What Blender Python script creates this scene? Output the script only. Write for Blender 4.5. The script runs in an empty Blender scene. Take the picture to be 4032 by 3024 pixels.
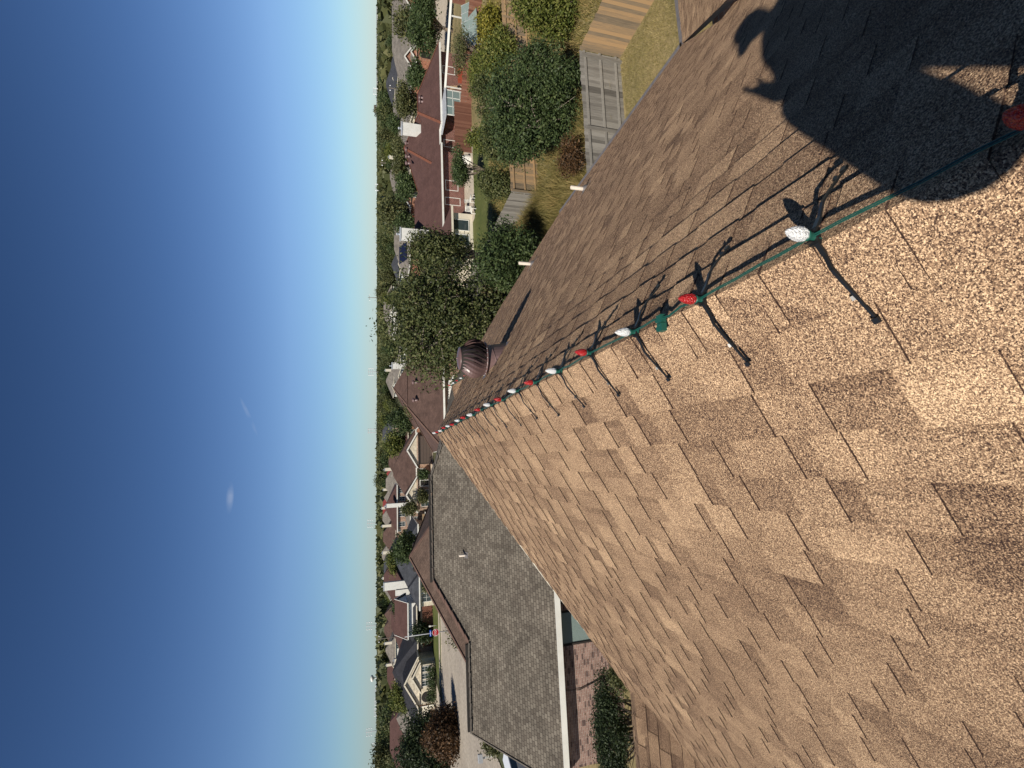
import bpy, bmesh, math, random
import numpy as np
from mathutils import Vector, Matrix
random.seed(7); rng = np.random.RandomState(11)
C = bpy.context.scene.collection
scene = bpy.context.scene

# ------------------------------------------------------------------ camera, sky, sun
FPX = 1860.0                      # focal length in pixels of the 4032 px wide photograph
TH = math.atan(533 / FPX)         # pitch below the horizon
PS = math.atan(317 * math.cos(TH) / FPX)   # yaw to the right of the roof ridge (+Y)
st, ct, sp, cp = math.sin(TH), math.cos(TH), math.sin(PS), math.cos(PS)
FW = Vector((ct*sp, ct*cp, -st)); RT = Vector((cp, -sp, 0)); UP = Vector((st*sp, st*cp, ct))
cam_d = bpy.data.cameras.new('camera'); cam = bpy.data.objects.new('camera', cam_d); C.objects.link(cam)
cam_d.sensor_width = 36; cam_d.lens = FPX / 4032 * 36; cam_d.clip_start = 0.02; cam_d.clip_end = 30000
# the phone was turned on its side: picture right = down, picture up = right
m = Matrix.Identity(3)
for i in range(3):
    m[i][0] = -UP[i]; m[i][1] = RT[i]; m[i][2] = -FW[i]
cam.matrix_world = m.to_4x4()
scene.camera = cam

_e, _a = math.radians(38.5), math.radians(43.0)   # elevation; azimuth measured from -X towards -Y
SUN = Vector((-math.cos(_e)*math.cos(_a), -math.cos(_e)*math.sin(_a), math.sin(_e)))
EL = math.asin(SUN.z)
w = bpy.data.worlds.new('World'); scene.world = w; w.use_nodes = True
nt = w.node_tree; bg = nt.nodes['Background']
sky = nt.nodes.new('ShaderNodeTexSky'); sky.sky_type = 'NISHITA'; sky.sun_disc = False
sky.sun_elevation = EL; sky.sun_rotation = math.atan2(SUN.x, SUN.y)
sky.altitude = 200; sky.air_density = 1.0; sky.dust_density = 0.0; sky.ozone_density = 2.6
hs = nt.nodes.new('ShaderNodeMix'); hs.data_type = 'RGBA'; hs.blend_type = 'MULTIPLY'; hs.inputs[0].default_value = 1; hs.inputs[7].default_value = (1,1,1,1)
geo = nt.nodes.new('ShaderNodeTexCoord'); sep = nt.nodes.new('ShaderNodeSeparateXYZ'); nt.links.new(geo.outputs['Generated'], sep.inputs[0])
tr_ = nt.nodes.new('ShaderNodeValToRGB'); nt.links.new(sep.outputs[2], tr_.inputs[0]); el_ = tr_.color_ramp.elements
for p_, c_ in ((0.0, (.50,.66,.92)), (.05, (.58,.76,.96)), (.16, (.68,.80,1.0)), (.34, (.45,.59,.80)), (.56, (.29,.41,.58)), (.8, (.12,.16,.24))):
    e_ = el_[0] if p_ == 0 else (el_[1] if p_ == .05 else el_.new(p_)); e_.position = p_; e_.color = (*c_, 1)
nt.links.new(tr_.outputs[0], hs.inputs[7])
# two thin wisps of cloud high above the horizon
wz_ = nt.nodes.new('ShaderNodeTexNoise'); wz_.inputs['Scale'].default_value = 14; wz_.inputs['Detail'].default_value = 6; nt.links.new(geo.outputs['Generated'], wz_.inputs['Vector'])
acc = None
for (cxp, cyp, ra, rb) in ((905, 1960, .030, .0065), (980, 1640, .040, .004)):
    dv = (FW+RT*((3024-cyp)-1512)/FPX-UP*(cxp-2016)/FPX).normalized(); hz = dv.cross(Vector((0,0,1))).normalized(); vt = hz.cross(dv)
    hv = (hz*.92+vt*.38).normalized() if cyp < 1800 else hz; vv = dv.cross(hv)
    dots = []
    for ax, rr_ in ((hv, ra), (vv, rb)):
        vm = nt.nodes.new('ShaderNodeVectorMath'); vm.operation = 'DOT_PRODUCT'; nt.links.new(geo.outputs['Generated'], vm.inputs[0]); vm.inputs[1].default_value = ax/rr_
        pw = nt.nodes.new('ShaderNodeMath'); pw.operation = 'POWER'; nt.links.new(vm.outputs['Value'], pw.inputs[0]); pw.inputs[1].default_value = 2; dots.append(pw)
    ad = nt.nodes.new('ShaderNodeMath'); ad.operation = 'ADD'; nt.links.new(dots[0].outputs[0], ad.inputs[0]); nt.links.new(dots[1].outputs[0], ad.inputs[1])
    fr = nt.nodes.new('ShaderNodeVectorMath'); fr.operation = 'DOT_PRODUCT'; nt.links.new(geo.outputs['Generated'], fr.inputs[0]); fr.inputs[1].default_value = dv
    mr = nt.nodes.new('ShaderNodeMapRange'); nt.links.new(ad.outputs[0], mr.inputs[0]); mr.inputs[1].default_value = 0; mr.inputs[2].default_value = 1; mr.inputs[3].default_value = 1; mr.inputs[4].default_value = 0
    g0 = nt.nodes.new('ShaderNodeMath'); g0.operation = 'GREATER_THAN'; nt.links.new(fr.outputs['Value'], g0.inputs[0]); g0.inputs[1].default_value = .5
    ml = nt.nodes.new('ShaderNodeMath'); ml.operation = 'MULTIPLY'; nt.links.new(mr.outputs[0], ml.inputs[0]); nt.links.new(g0.outputs[0], ml.inputs[1])
    if acc is None: acc = ml
    else:
        a2 = nt.nodes.new('ShaderNodeMath'); a2.operation = 'ADD'; nt.links.new(acc.outputs[0], a2.inputs[0]); nt.links.new(ml.outputs[0], a2.inputs[1]); acc = a2
nm = nt.nodes.new('ShaderNodeMapRange'); nt.links.new(wz_.outputs[0], nm.inputs[0]); nm.inputs[1].default_value = .42; nm.inputs[2].default_value = .68; nm.inputs[4].default_value = .34
cf = nt.nodes.new('ShaderNodeMath'); cf.operation = 'MULTIPLY'; nt.links.new(acc.outputs[0], cf.inputs[0]); nt.links.new(nm.outputs[0], cf.inputs[1])
cm0 = nt.nodes.new('ShaderNodeMix'); cm0.data_type = 'RGBA'; nt.links.new(cf.outputs[0], cm0.inputs[0]); nt.links.new(hs.outputs[2], cm0.inputs[6]); cm0.inputs[7].default_value = (6.5,7.0,8.0,1)
nt.links.new(sky.outputs[0], hs.inputs[6])
nt.links.new(cm0.outputs[2], bg.inputs[0]); bg.inputs[1].default_value = 0.078
sd = bpy.data.lights.new('sun', 'SUN'); sd.energy = 5.0; sd.angle = math.radians(0.53); sd.color = (1.0, 0.93, 0.82)
so = bpy.data.objects.new('sun', sd); C.objects.link(so)
so.rotation_euler = SUN.to_track_quat('Z', 'Y').to_euler()
scene.view_settings.view_transform = 'Standard'; scene.view_settings.look = 'None'
scene.view_settings.exposure = 0.30; scene.view_settings.gamma = 1.0
scene.render.engine = 'CYCLES'

GZ = -9.5                         # ground level (the camera is the origin)
def ray(x, y): return FW + RT*((3024-y)-1512)/FPX - UP*(x-2016)/FPX
def W(x, y, z):
    d = ray(x, y); return d*(z/d.z)
def G(x, y, dz=0.0): return W(x, y, GZ+dz)
def Tt(x, y, t): return ray(x, y)*t
def Yp(x, y, Y):
    d = ray(x, y); return d*(Y/d.y)
def proj(P):
    z = P.dot(FW); return 2016-FPX*P.dot(UP)/z, 3024-(1512+FPX*P.dot(RT)/z), z

# ------------------------------------------------------------------ helpers
def tag(o, label=None, cat=None, group=None, kind=None):
    if label: o['label'] = label
    if cat: o['category'] = cat
    if group: o['group'] = group
    if kind: o['kind'] = kind
    return o
def thing(name, label, cat, loc=(0, 0, 0), rz=0.0, group=None):
    o = bpy.data.objects.new(name, None); o.empty_display_size = .2; C.objects.link(o)
    o.location = loc; o.rotation_euler = (0, 0, rz)
    return tag(o, label, cat, group)
def copy_tree(o, parent=None):
    c = o.copy(); C.objects.link(c); c.parent = parent
    for ch in o.children: copy_tree(ch, c)
    return c

class MB:
    """collects polygons with planar UVs in metres and a per-face tone"""
    def __init__(s): s.v = []; s.f = []; s.uv = []; s.t = []; s.sm = []
    def poly(s, pts, tone=.5, uv=None, smooth=False):
        pts = [Vector(p) for p in pts]; b = len(s.v); s.v += [tuple(p) for p in pts]
        s.f.append(tuple(range(b, b+len(pts)))); s.t.append(tone); s.sm.append(smooth)
        if uv is None:
            n = Vector((0, 0, 0))
            for i in range(len(pts)):
                a, c = pts[i], pts[(i+1) % len(pts)]; n += a.cross(c)
            n = n.normalized() if n.length > 1e-12 else Vector((0, 0, 1))
            if abs(n.z) > .995: ud, vd = Vector((1, 0, 0)), Vector((0, 1, 0))
            else:
                ud = Vector((0, 0, 1)).cross(n).normalized(); vd = n.cross(ud)
            uv = [(p.dot(ud), p.dot(vd)) for p in pts]
        s.uv += uv
    def box(s, a, b, tone=.5):
        (x0, y0, z0), (x1, y1, z1) = a, b
        P = [(x0,y0,z0),(x1,y0,z0),(x1,y1,z0),(x0,y1,z0),(x0,y0,z1),(x1,y0,z1),(x1,y1,z1),(x0,y1,z1)]
        for q in ((3,2,1,0),(4,5,6,7),(0,1,5,4),(1,2,6,5),(2,3,7,6),(3,0,4,7)): s.poly([P[i] for i in q], tone)
    def slab(s, pts, th, tone=.5):
        """polygon extruded down its normal by th"""
        pts = [Vector(p) for p in pts]; n = Vector((0,0,0))
        for i in range(len(pts)): n += pts[i].cross(pts[(i+1) % len(pts)])
        n.normalize()
        if n.z < 0: pts = pts[::-1]; n = -n
        lo = [p-n*th for p in pts]
        s.poly(pts, tone); s.poly(lo[::-1], tone)
        for i in range(len(pts)):
            j = (i+1) % len(pts); s.poly([pts[i], lo[i], lo[j], pts[j]], tone)
    def bar(s, a, b, wd, th, up=(0,0,1), tone=.5):
        """rectangular bar from a to b; wd sideways, th along up"""
        a, b, up = Vector(a), Vector(b), Vector(up); d = (b-a).normalized()
        sd_ = d.cross(up)
        if sd_.length < 1e-6: sd_ = Vector((1,0,0))
        sd_.normalize(); u = sd_.cross(d).normalized()
        q = [(-1,-1),(1,-1),(1,1),(-1,1)]
        A = [a+sd_*(i*wd/2)+u*(j*th/2) for i, j in q]; B = [b+sd_*(i*wd/2)+u*(j*th/2) for i, j in q]
        s.poly(A[::-1], tone); s.poly(B, tone)
        for i in range(4):
            j = (i+1) % 4; s.poly([A[i], A[j], B[j], B[i]], tone)
    def tube(s, pts, r, n=8, tone=.5, cap=True):
        pts = [Vector(p) for p in pts]; rs = r if isinstance(r, (list, tuple)) else [r]*len(pts)
        rings = []; ref = Vector((0,0,1))
        for i, p in enumerate(pts):
            d = (pts[min(i+1, len(pts)-1)]-pts[max(i-1, 0)]).normalized()
            a = d.cross(ref)
            if a.length < .05: a = d.cross(Vector((1,0,0)))
            a.normalize(); b_ = d.cross(a)
            rings.append([p+(a*math.cos(k*2*math.pi/n)+b_*math.sin(k*2*math.pi/n))*rs[i] for k in range(n)])
        b0 = len(s.v)
        for rg in rings: s.v += [tuple(q) for q in rg]
        for i in range(len(rings)-1):
            for k in range(n):
                l = (k+1) % n
                s.f.append((b0+i*n+k, b0+(i+1)*n+k, b0+(i+1)*n+l, b0+i*n+l)); s.t.append(tone); s.sm.append(True); s.uv += [(0,0)]*4
        if cap:
            s.f.append(tuple(b0+k for k in range(n))); s.t.append(tone); s.sm.append(False); s.uv += [(0,0)]*n
            s.f.append(tuple(b0+(len(rings)-1)*n+k for k in range(n))[::-1]); s.t.append(tone); s.sm.append(False); s.uv += [(0,0)]*n
    def lathe(s, prof, c=(0,0,0), n=24, tone=.5, smooth=True):
        c = Vector(c); b0 = len(s.v)
        for r, z in prof:
            for k in range(n):
                a = k*2*math.pi/n; s.v.append((c.x+r*math.cos(a), c.y+r*math.sin(a), c.z+z))
        for i in range(len(prof)-1):
            for k in range(n):
                l = (k+1) % n
                s.f.append((b0+i*n+k, b0+i*n+l, b0+(i+1)*n+l, b0+(i+1)*n+k)); s.t.append(tone); s.sm.append(smooth); s.uv += [(0,0)]*4
    def build(s, name, mat, parent=None, auto=True):
        me = bpy.data.meshes.new(name); me.from_pydata(s.v, [], s.f)
        uvl = me.uv_layers.new(name='uv')
        uvl.data.foreach_set('uv', np.array(s.uv, dtype=np.float32).ravel())
        at = me.attributes.new('tone', 'FLOAT', 'FACE'); at.data.foreach_set('value', np.array(s.t, dtype=np.float32))
        me.polygons.foreach_set('use_smooth', s.sm)
        me.materials.append(mat); me.update()
        o = bpy.data.objects.new(name, me); C.objects.link(o)
        if parent: o.parent = parent
        return o
def raw(name, V, Fq, mat, parent=None, tone=None, smooth=False):
    me = bpy.data.meshes.new(name); V = np.asarray(V, dtype=np.float32); Fq = np.asarray(Fq, dtype=np.int32)
    nv, nf, k = len(V), len(Fq), Fq.shape[1]
    me.vertices.add(nv); me.vertices.foreach_set('co', V.ravel())
    me.loops.add(nf*k); me.loops.foreach_set('vertex_index', Fq.ravel())
    me.polygons.add(nf); me.polygons.foreach_set('loop_start', np.arange(nf, dtype=np.int32)*k)
    if tone is not None:
        at = me.attributes.new('tone', 'FLOAT', 'FACE'); at.data.foreach_set('value', np.asarray(tone, dtype=np.float32))
    if smooth: me.polygons.foreach_set('use_smooth', [True]*nf)
    me.materials.append(mat); me.update(calc_edges=True)
    o = bpy.data.objects.new(name, me); C.objects.link(o)
    if parent: o.parent = parent
    return o

# ------------------------------------------------------------------ materials
def mat(name, base=(.5,.5,.5), rough=.8, metal=0.0, spec=.3):
    m_ = bpy.data.materials.new(name); m_.use_nodes = True
    b = m_.node_tree.nodes['Principled BSDF']
    b.inputs['Base Color'].default_value = (*base, 1); b.inputs['Roughness'].default_value = rough
    b.inputs['Metallic'].default_value = metal; b.inputs['Specular IOR Level'].default_value = spec
    return m_
def N(m_, t, **kw):
    n = m_.node_tree.nodes.new(t)
    for k, v in kw.items():
        if k in n.inputs: n.inputs[k].default_value = v
        else: setattr(n, k, v)
    return n
def L(m_, a, b): m_.node_tree.links.new(a, b)
def ramp(m_, fac, cols):
    r = N(m_, 'ShaderNodeValToRGB'); el = r.color_ramp.elements
    while len(el) < len(cols): el.new(.5)
    for e, (p, c) in zip(el, cols): e.position = p; e.color = (*c, 1)
    L(m_, fac, r.inputs[0]); return r.outputs[0]
def mix(m_, a, b, f, mode='MIX'):
    n = N(m_, 'ShaderNodeMix', data_type='RGBA', blend_type=mode)
    for s_, v in ((n.inputs[0], f), (n.inputs[6], a), (n.inputs[7], b)):
        if hasattr(v, 'node'): L(m_, v, s_)
        else: s_.default_value = v if isinstance(v, (int, float)) else (*v, 1)
    return n.outputs[2]
def bump(m_, h, strength=.4, dist=.01):
    n = N(m_, 'ShaderNodeBump', Strength=strength, Distance=dist); L(m_, h, n.inputs['Height'])
    L(m_, n.outputs[0], m_.node_tree.nodes['Principled BSDF'].inputs['Normal'])
def coords(m_, kind='Object'): return N(m_, 'ShaderNodeTexCoord').outputs[kind]
def noise(m_, vec, scale, det=3.0, rough=.55):
    n = N(m_, 'ShaderNodeTexNoise', Scale=scale, Detail=det, Roughness=rough); L(m_, vec, n.inputs['Vector']); return n.outputs[0]
def base_in(m_): return m_.node_tree.nodes['Principled BSDF'].inputs['Base Color']
def attr(m_, name): return N(m_, 'ShaderNodeAttribute', attribute_name=name)
def gmap(m_, f, a, b, c=0.0, d=1.0):
    n = N(m_, 'ShaderNodeMapRange'); L(m_, f, n.inputs[0])
    for i, v in zip((1,2,3,4), (a,b,c,d)): n.inputs[i].default_value = v
    return n.outputs[0]

def granule_mat(name, dark, mid, light, fine=470.0):
    """asphalt shingle: mineral granules of several colours, tone per tab, soft weathering"""
    m_ = mat(name, rough=.92, spec=.25); co = coords(m_)
    vo = N(m_, 'ShaderNodeTexVoronoi', Scale=fine); L(m_, co, vo.inputs['Vector'])
    rg = N(m_, 'ShaderNodeSeparateColor'); L(m_, vo.outputs['Color'], rg.inputs[0])
    n2 = noise(m_, co, fine*.42, 3, .7)
    add = N(m_, 'ShaderNodeMath', operation='MULTIPLY_ADD'); L(m_, n2, add.inputs[0]); add.inputs[1].default_value = 1.5; L(m_, rg.outputs[0], add.inputs[2])
    fac = gmap(m_, add.outputs[0], .55, 1.95)
    tone = attr(m_, 'tone').outputs['Fac']
    n3 = noise(m_, co, 2.3, 4, .6)
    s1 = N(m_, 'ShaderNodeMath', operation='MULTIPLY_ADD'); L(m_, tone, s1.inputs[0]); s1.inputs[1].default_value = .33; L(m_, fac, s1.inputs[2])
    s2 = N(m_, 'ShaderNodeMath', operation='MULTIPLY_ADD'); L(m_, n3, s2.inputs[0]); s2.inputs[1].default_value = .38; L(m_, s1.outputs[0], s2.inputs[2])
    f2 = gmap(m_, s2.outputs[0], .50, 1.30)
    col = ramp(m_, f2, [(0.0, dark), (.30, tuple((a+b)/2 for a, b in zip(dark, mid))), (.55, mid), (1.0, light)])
    L(m_, col, base_in(m_)); bump(m_, fac, 1.0, .008); m_.node_tree.nodes['Principled BSDF'].inputs['Diffuse Roughness'].default_value = 1.0
    return m_
def shingle_tex(name, c1, c2, mortar, bw=.20, rh=.143, msize=.012, nz=.35):
    """far shingle roof, laid out in metres on the roof's own UVs"""
    m_ = mat(name, rough=.9, spec=.2); uv = coords(m_, 'UV')
    b = N(m_, 'ShaderNodeTexBrick'); L(m_, uv, b.inputs['Vector'])
    b.inputs['Color1'].default_value = (*c1, 1); b.inputs['Color2'].default_value = (*c2, 1); b.inputs['Mortar'].default_value = (*mortar, 1)
    b.inputs['Scale'].default_value = 1; b.inputs['Mortar Size'].default_value = msize; b.inputs['Brick Width'].default_value = bw; b.inputs['Row Height'].default_value = rh
    b.inputs['Mortar Smooth'].default_value = .3; b.offset = .37; b.offset_frequency = 2
    n1 = noise(m_, coords(m_), .9, 4, .65); n2 = noise(m_, coords(m_), 60, 2, .6)
    c = mix(m_, b.outputs[0], gmap(m_, n1, .25, .75, 1-nz, 1+nz), 1.0, 'MULTIPLY')
    c = mix(m_, c, gmap(m_, n2, .3, .7, .8, 1.2), 1.0, 'MULTIPLY')
    L(m_, c, base_in(m_)); bump(m_, b.outputs[1], .5, -.01)
    return m_
def brick_mat(name, c1, c2, mortar, scale=1.0, dark=None):
    m_ = mat(name, rough=.9, spec=.2); uv = coords(m_, 'UV')
    b = N(m_, 'ShaderNodeTexBrick'); L(m_, uv, b.inputs['Vector'])
    b.inputs['Color1'].default_value = (*c1, 1); b.inputs['Color2'].default_value = (*c2, 1); b.inputs['Mortar'].default_value = (*mortar, 1)
    b.inputs['Scale'].default_value = 1; b.inputs['Mortar Size'].default_value = .006*scale
    b.inputs['Brick Width'].default_value = .215*scale; b.inputs['Row Height'].default_value = .075*scale
    n1 = noise(m_, coords(m_), 3, 4, .6)
    c = mix(m_, b.outputs[0], gmap(m_, n1, .25, .75, .72, 1.25), 1.0, 'MULTIPLY')
    if dark:
        # scattered burnt bricks: snap the uv to the bond and draw one random number per brick
        mp = N(m_, 'ShaderNodeTexWhiteNoise', noise_dimensions='2D'); sv = N(m_, 'ShaderNodeVectorMath', operation='SNAP')
        L(m_, uv, sv.inputs[0]); sv.inputs[1].default_value = (.215*scale, .075*scale, 1); L(m_, sv.outputs[0], mp.inputs['Vector'])
        c = mix(m_, c, dark, gmap(m_, mp.outputs[0], .86, .88, 0, .75))
    L(m_, c, base_in(m_)); bump(m_, b.outputs[1], .6, -.008)
    return m_
def noisy(name, c1, c2, scale=2.0, rough=.85, fine=0.0, bstr=0.0, spec=.25, lo=.35, hi=.65):
    m_ = mat(name, rough=rough, spec=spec); co = coords(m_)
    n1 = noise(m_, co, scale, 5, .6); c = ramp(m_, gmap(m_, n1, lo, hi), [(0, c1), (1, c2)])
    if fine:
        n2 = noise(m_, co, fine, 3, .6); c = mix(m_, c, gmap(m_, n2, .3, .7, .72, 1.25), 1.0, 'MULTIPLY')
        if bstr: bump(m_, n2, bstr, .02)
    L(m_, c, base_in(m_)); return m_
def leaf_mat(name, c0, c1, c2):
    m_ = mat(name, rough=.6, spec=.3)
    t = attr(m_, 'tone').outputs['Fac']; c = ramp(m_, t, [(0, c0), (.55, c1), (1, c2)])
    L(m_, c, base_in(m_))
    out = m_.node_tree.nodes['Material Output']; pb = m_.node_tree.nodes['Principled BSDF']
    tr = N(m_, 'ShaderNodeBsdfTranslucent'); L(m_, c, tr.inputs[0])
    mx = N(m_, 'ShaderNodeMixShader'); mx.inputs[0].default_value = .22
    L(m_, pb.outputs[0], mx.inputs[1]); L(m_, tr.outputs[0], mx.inputs[2]); L(m_, mx.outputs[0], out.inputs[0])
    return m_

M = {}
M['shingle'] = granule_mat('tan_shingle', (.045,.024,.020), (.40,.255,.155), (.88,.65,.42))
M['roof_grey'] = shingle_tex('grey_shingle', (.165,.145,.118), (.092,.078,.063), (.05,.042,.035), .19, .143)
M['roof_brown'] = shingle_tex('brown_shingle', (.125,.086,.067), (.088,.060,.047), (.05,.03,.025), .25, .15, .01)
M['roof_choc'] = shingle_tex('chocolate_shingle', (.10,.062,.050), (.078,.048,.040), (.05,.033,.03), .3, .15, .008)
M['roof_red'] = shingle_tex('dark_red_shingle', (.090,.049,.043), (.074,.040,.036), (.055,.028,.026), .3, .15, .008, .2)
M['roof_slate'] = shingle_tex('slate_shingle', (.058,.062,.072), (.040,.043,.052), (.03,.03,.035), .3, .15, .008)
M['roof_black'] = shingle_tex('charcoal_shingle', (.036,.037,.045), (.026,.027,.033), (.018,.018,.02), .3, .15, .008)
M['roof_lightgrey'] = shingle_tex('light_grey_shingle', (.20,.18,.155), (.15,.135,.12), (.1,.09,.08), .3, .15, .008)
M['roof_crimson'] = shingle_tex('crimson_shingle', (.20,.04,.035), (.16,.03,.03), (.1,.03,.03), .3, .15, .008)
M['cap_red'] = noisy('rust_ridge_cap', (.17,.065,.040), (.13,.05,.032), 3, fine=30)
M['cap_grey'] = noisy('grey_ridge_cap', (.15,.13,.11), (.10,.088,.075), 3, fine=40)
M['cap_brown'] = noisy('brown_ridge_cap', (.14,.085,.065), (.10,.06,.048), 3, fine=40)
M['brick_mix'] = brick_mat('mixed_brick', (.30,.19,.155), (.19,.115,.095), (.36,.31,.27), 1.0, (.05,.032,.032))
M['brick_red'] = brick_mat('red_brick', (.175,.058,.042), (.13,.043,.033), (.30,.25,.22), 1.3)
M['brick_tan'] = brick_mat('tan_brick', (.36,.22,.15), (.25,.15,.10), (.42,.36,.3), 1.5)
M['brick_orange'] = brick_mat('orange_brick', (.36,.14,.075), (.26,.10,.055), (.42,.33,.27), 1.5)
M['stone'] = brick_mat('pale_stone', (.62,.55,.42), (.45,.39,.29), (.55,.5,.42), 3.0)
M['white'] = noisy('white_paint', (.68,.67,.62), (.60,.59,.54), 2, rough=.5)
M['cream'] = noisy('cream_paint', (.62,.57,.46), (.55,.50,.40), 2, rough=.6)
M['trimgrey'] = noisy('grey_metal_trim', (.42,.44,.47), (.34,.36,.39), 3, rough=.45)
M['siding'] = mat('siding', (.6,.55,.46))
M['dark'] = noisy('dark_paint_and_shade', (.03,.025,.022), (.02,.018,.016), 2)  # dark paint, also colours the shade inside the vent and on one wall
M['glass'] = mat('window_glass', (.03,.045,.05), rough=.08, spec=.8)
M['shade'] = noisy('window_shade', (.15,.20,.19), (.20,.25,.24), 30, rough=.4)
M['solar'] = mat('solar_glass', (.012,.016,.04), rough=.12, spec=.7)
M['garage'] = noisy('brown_garage_door', (.10,.075,.062), (.085,.062,.052), 4)
M['wood_grey'] = None
M['vent'] = noisy('brown_vent_metal', (.150,.092,.088), (.125,.078,.074), 5, rough=.38, spec=.5)
M['pipe'] = noisy('pvc_pipe', (.62,.55,.47), (.52,.45,.38), 20, rough=.5)
M['lead'] = noisy('grey_flashing', (.16,.15,.15), (.11,.10,.10), 20, rough=.5)
M['wire'] = mat('green_wire', (.008,.075,.058), rough=.45, spec=.5)
M['socket'] = mat('green_socket', (.012,.085,.062), rough=.4, spec=.5)
M['clip'] = mat('black_clip', (.012,.013,.014), rough=.35, spec=.5)
M['concrete'] = noisy('concrete', (.47,.41,.33), (.40,.35,.28), .6, fine=6)
M['street'] = noisy('street_concrete', (.38,.335,.275), (.31,.27,.225), .25, fine=4)
M['lawn'] = noisy('lawn_grass', (.070,.088,.022), (.105,.115,.035), .35, fine=5, bstr=.6)
M['dryground'] = noisy('dry_ground', (.15,.13,.06), (.28,.22,.11), .3, fine=6, bstr=.5)
M['farground'] = noisy('far_ground', (.045,.055,.024), (.095,.09,.045), .02, fine=.25)
M['grassblade'] = leaf_mat('dry_grass_blade', (.12,.115,.035), (.24,.20,.075), (.46,.37,.18))
M['weedblade'] = leaf_mat('weed_blade', (.09,.088,.028), (.20,.165,.055), (.42,.30,.13))
M['bark'] = noisy('bark', (.20,.16,.12), (.11,.085,.065), 6, fine=30, bstr=.6)
M['bark_pale'] = noisy('pale_bark', (.34,.29,.24), (.22,.18,.15), 6, fine=30, bstr=.6)
M['leaf_oak'] = leaf_mat('dark_oak_leaf', (.022,.038,.014), (.048,.075,.024), (.105,.135,.050))
M['leaf_elm'] = leaf_mat('olive_leaf', (.030,.042,.014), (.072,.088,.028), (.150,.150,.060))
M['leaf_light'] = leaf_mat('light_leaf', (.045,.065,.012), (.105,.125,.024), (.205,.20,.055))
M['leaf_yellow'] = leaf_mat('yellow_green_leaf', (.08,.085,.010), (.18,.165,.022), (.30,.25,.045))
M['leaf_rust'] = leaf_mat('rust_leaf', (.035,.022,.010), (.085,.045,.020), (.16,.085,.035))
M['leaf_far'] = leaf_mat('far_leaf', (.042,.052,.019), (.082,.090,.032), (.145,.138,.054))
M['leaf_dark'] = leaf_mat('shaded_leaf', (.012,.022,.010), (.026,.042,.016), (.055,.075,.026))
M['metal'] = noisy('galvanised_metal', (.45,.46,.47), (.36,.37,.38), 8, rough=.45)
M['pole'] = noisy('weathered_pole', (.20,.17,.14), (.13,.11,.09), 4)
M['teal'] = mat('turquoise_plastic', (.10,.46,.44), rough=.5)
M['tarp'] = mat('pale_blue_tarp', (.38,.62,.68), rough=.6)
M['signred'] = mat('sign_red', (.42,.012,.02), rough=.4)
M['signblue'] = mat('sign_blue', (.02,.10,.55), rough=.4)
M['signwhite'] = mat('sign_white', (.85,.85,.85), rough=.4)
M['carwhite'] = mat('car_white', (.72,.74,.76), rough=.25, spec=.6)
M['carblack'] = mat('car_black', (.012,.014,.02), rough=.2, spec=.6)
M['carred'] = mat('car_red', (.12,.02,.02), rough=.25, spec=.6)
M['tyre'] = mat('tyre', (.015,.015,.015), rough=.9)
M['skin'] = mat('skin', (.48,.29,.20), rough=.5)
M['shirt'] = noisy('navy_shirt', (.03,.05,.10), (.02,.035,.08), 20)
M['jeans'] = noisy('denim', (.06,.09,.16), (.04,.06,.12), 30)
M['cap'] = mat('cap_cloth', (.05,.05,.055), rough=.9)
M['shoe'] = mat('shoe', (.05,.04,.035), rough=.8)
M['red_awning'] = noisy('rust_red_panel', (.32,.07,.035), (.22,.05,.03), 4)

def wood(name, c1, c2, c3, along=(1,0,0)):
    m_ = mat(name, rough=.9, spec=.15); co = coords(m_)
    mp = N(m_, 'ShaderNodeMapping'); L(m_, co, mp.inputs[0]); mp.inputs['Scale'].default_value = (9, 9, .8)
    n1 = noise(m_, mp.outputs[0], 3, 5, .65); t = attr(m_, 'tone').outputs['Fac']
    s = N(m_, 'ShaderNodeMath', operation='MULTIPLY_ADD'); L(m_, n1, s.inputs[0]); s.inputs[1].default_value = .9; L(m_, t, s.inputs[2])
    c = ramp(m_, gmap(m_, s.outputs[0], .25, 1.2), [(0, c1), (.5, c2), (1, c3)])
    L(m_, c, base_in(m_)); bump(m_, n1, .4, .01); return m_
M['wood_grey'] = wood('weathered_grey_wood', (.055,.050,.045), (.15,.14,.125), (.26,.245,.22))
M['wood_tan'] = wood('weathered_tan_wood', (.06,.052,.044), (.20,.155,.105), (.36,.235,.125))
M['wood_red'] = wood('red_stained_wood', (.075,.034,.025), (.125,.055,.038), (.175,.085,.058))

# bulbs: moulded plastic with a pine-cone diamond pattern
def bulb_mat(name, c, trans, emis=None):
    m_ = mat(name, c, rough=.22, spec=.6); b = m_.node_tree.nodes['Principled BSDF']
    b.inputs['Transmission Weight'].default_value = trans; b.inputs['IOR'].default_value = 1.45
    co = coords(m_, 'Generated')
    wv = N(m_, 'ShaderNodeTexVoronoi', Scale=9.0); L(m_, co, wv.inputs['Vector']); bump(m_, wv.outputs[0], .5, .01)
    c2 = mix(m_, c, tuple(min(1, q*1.5+.02) for q in c), gmap(m_, wv.outputs[0], .1, .5))
    L(m_, c2, base_in(m_)); return m_
M['bulb_red'] = bulb_mat('red_bulb', (.36,.004,.006), .35)
M['bulb_white'] = bulb_mat('white_bulb', (.66,.67,.67), .4)

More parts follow.
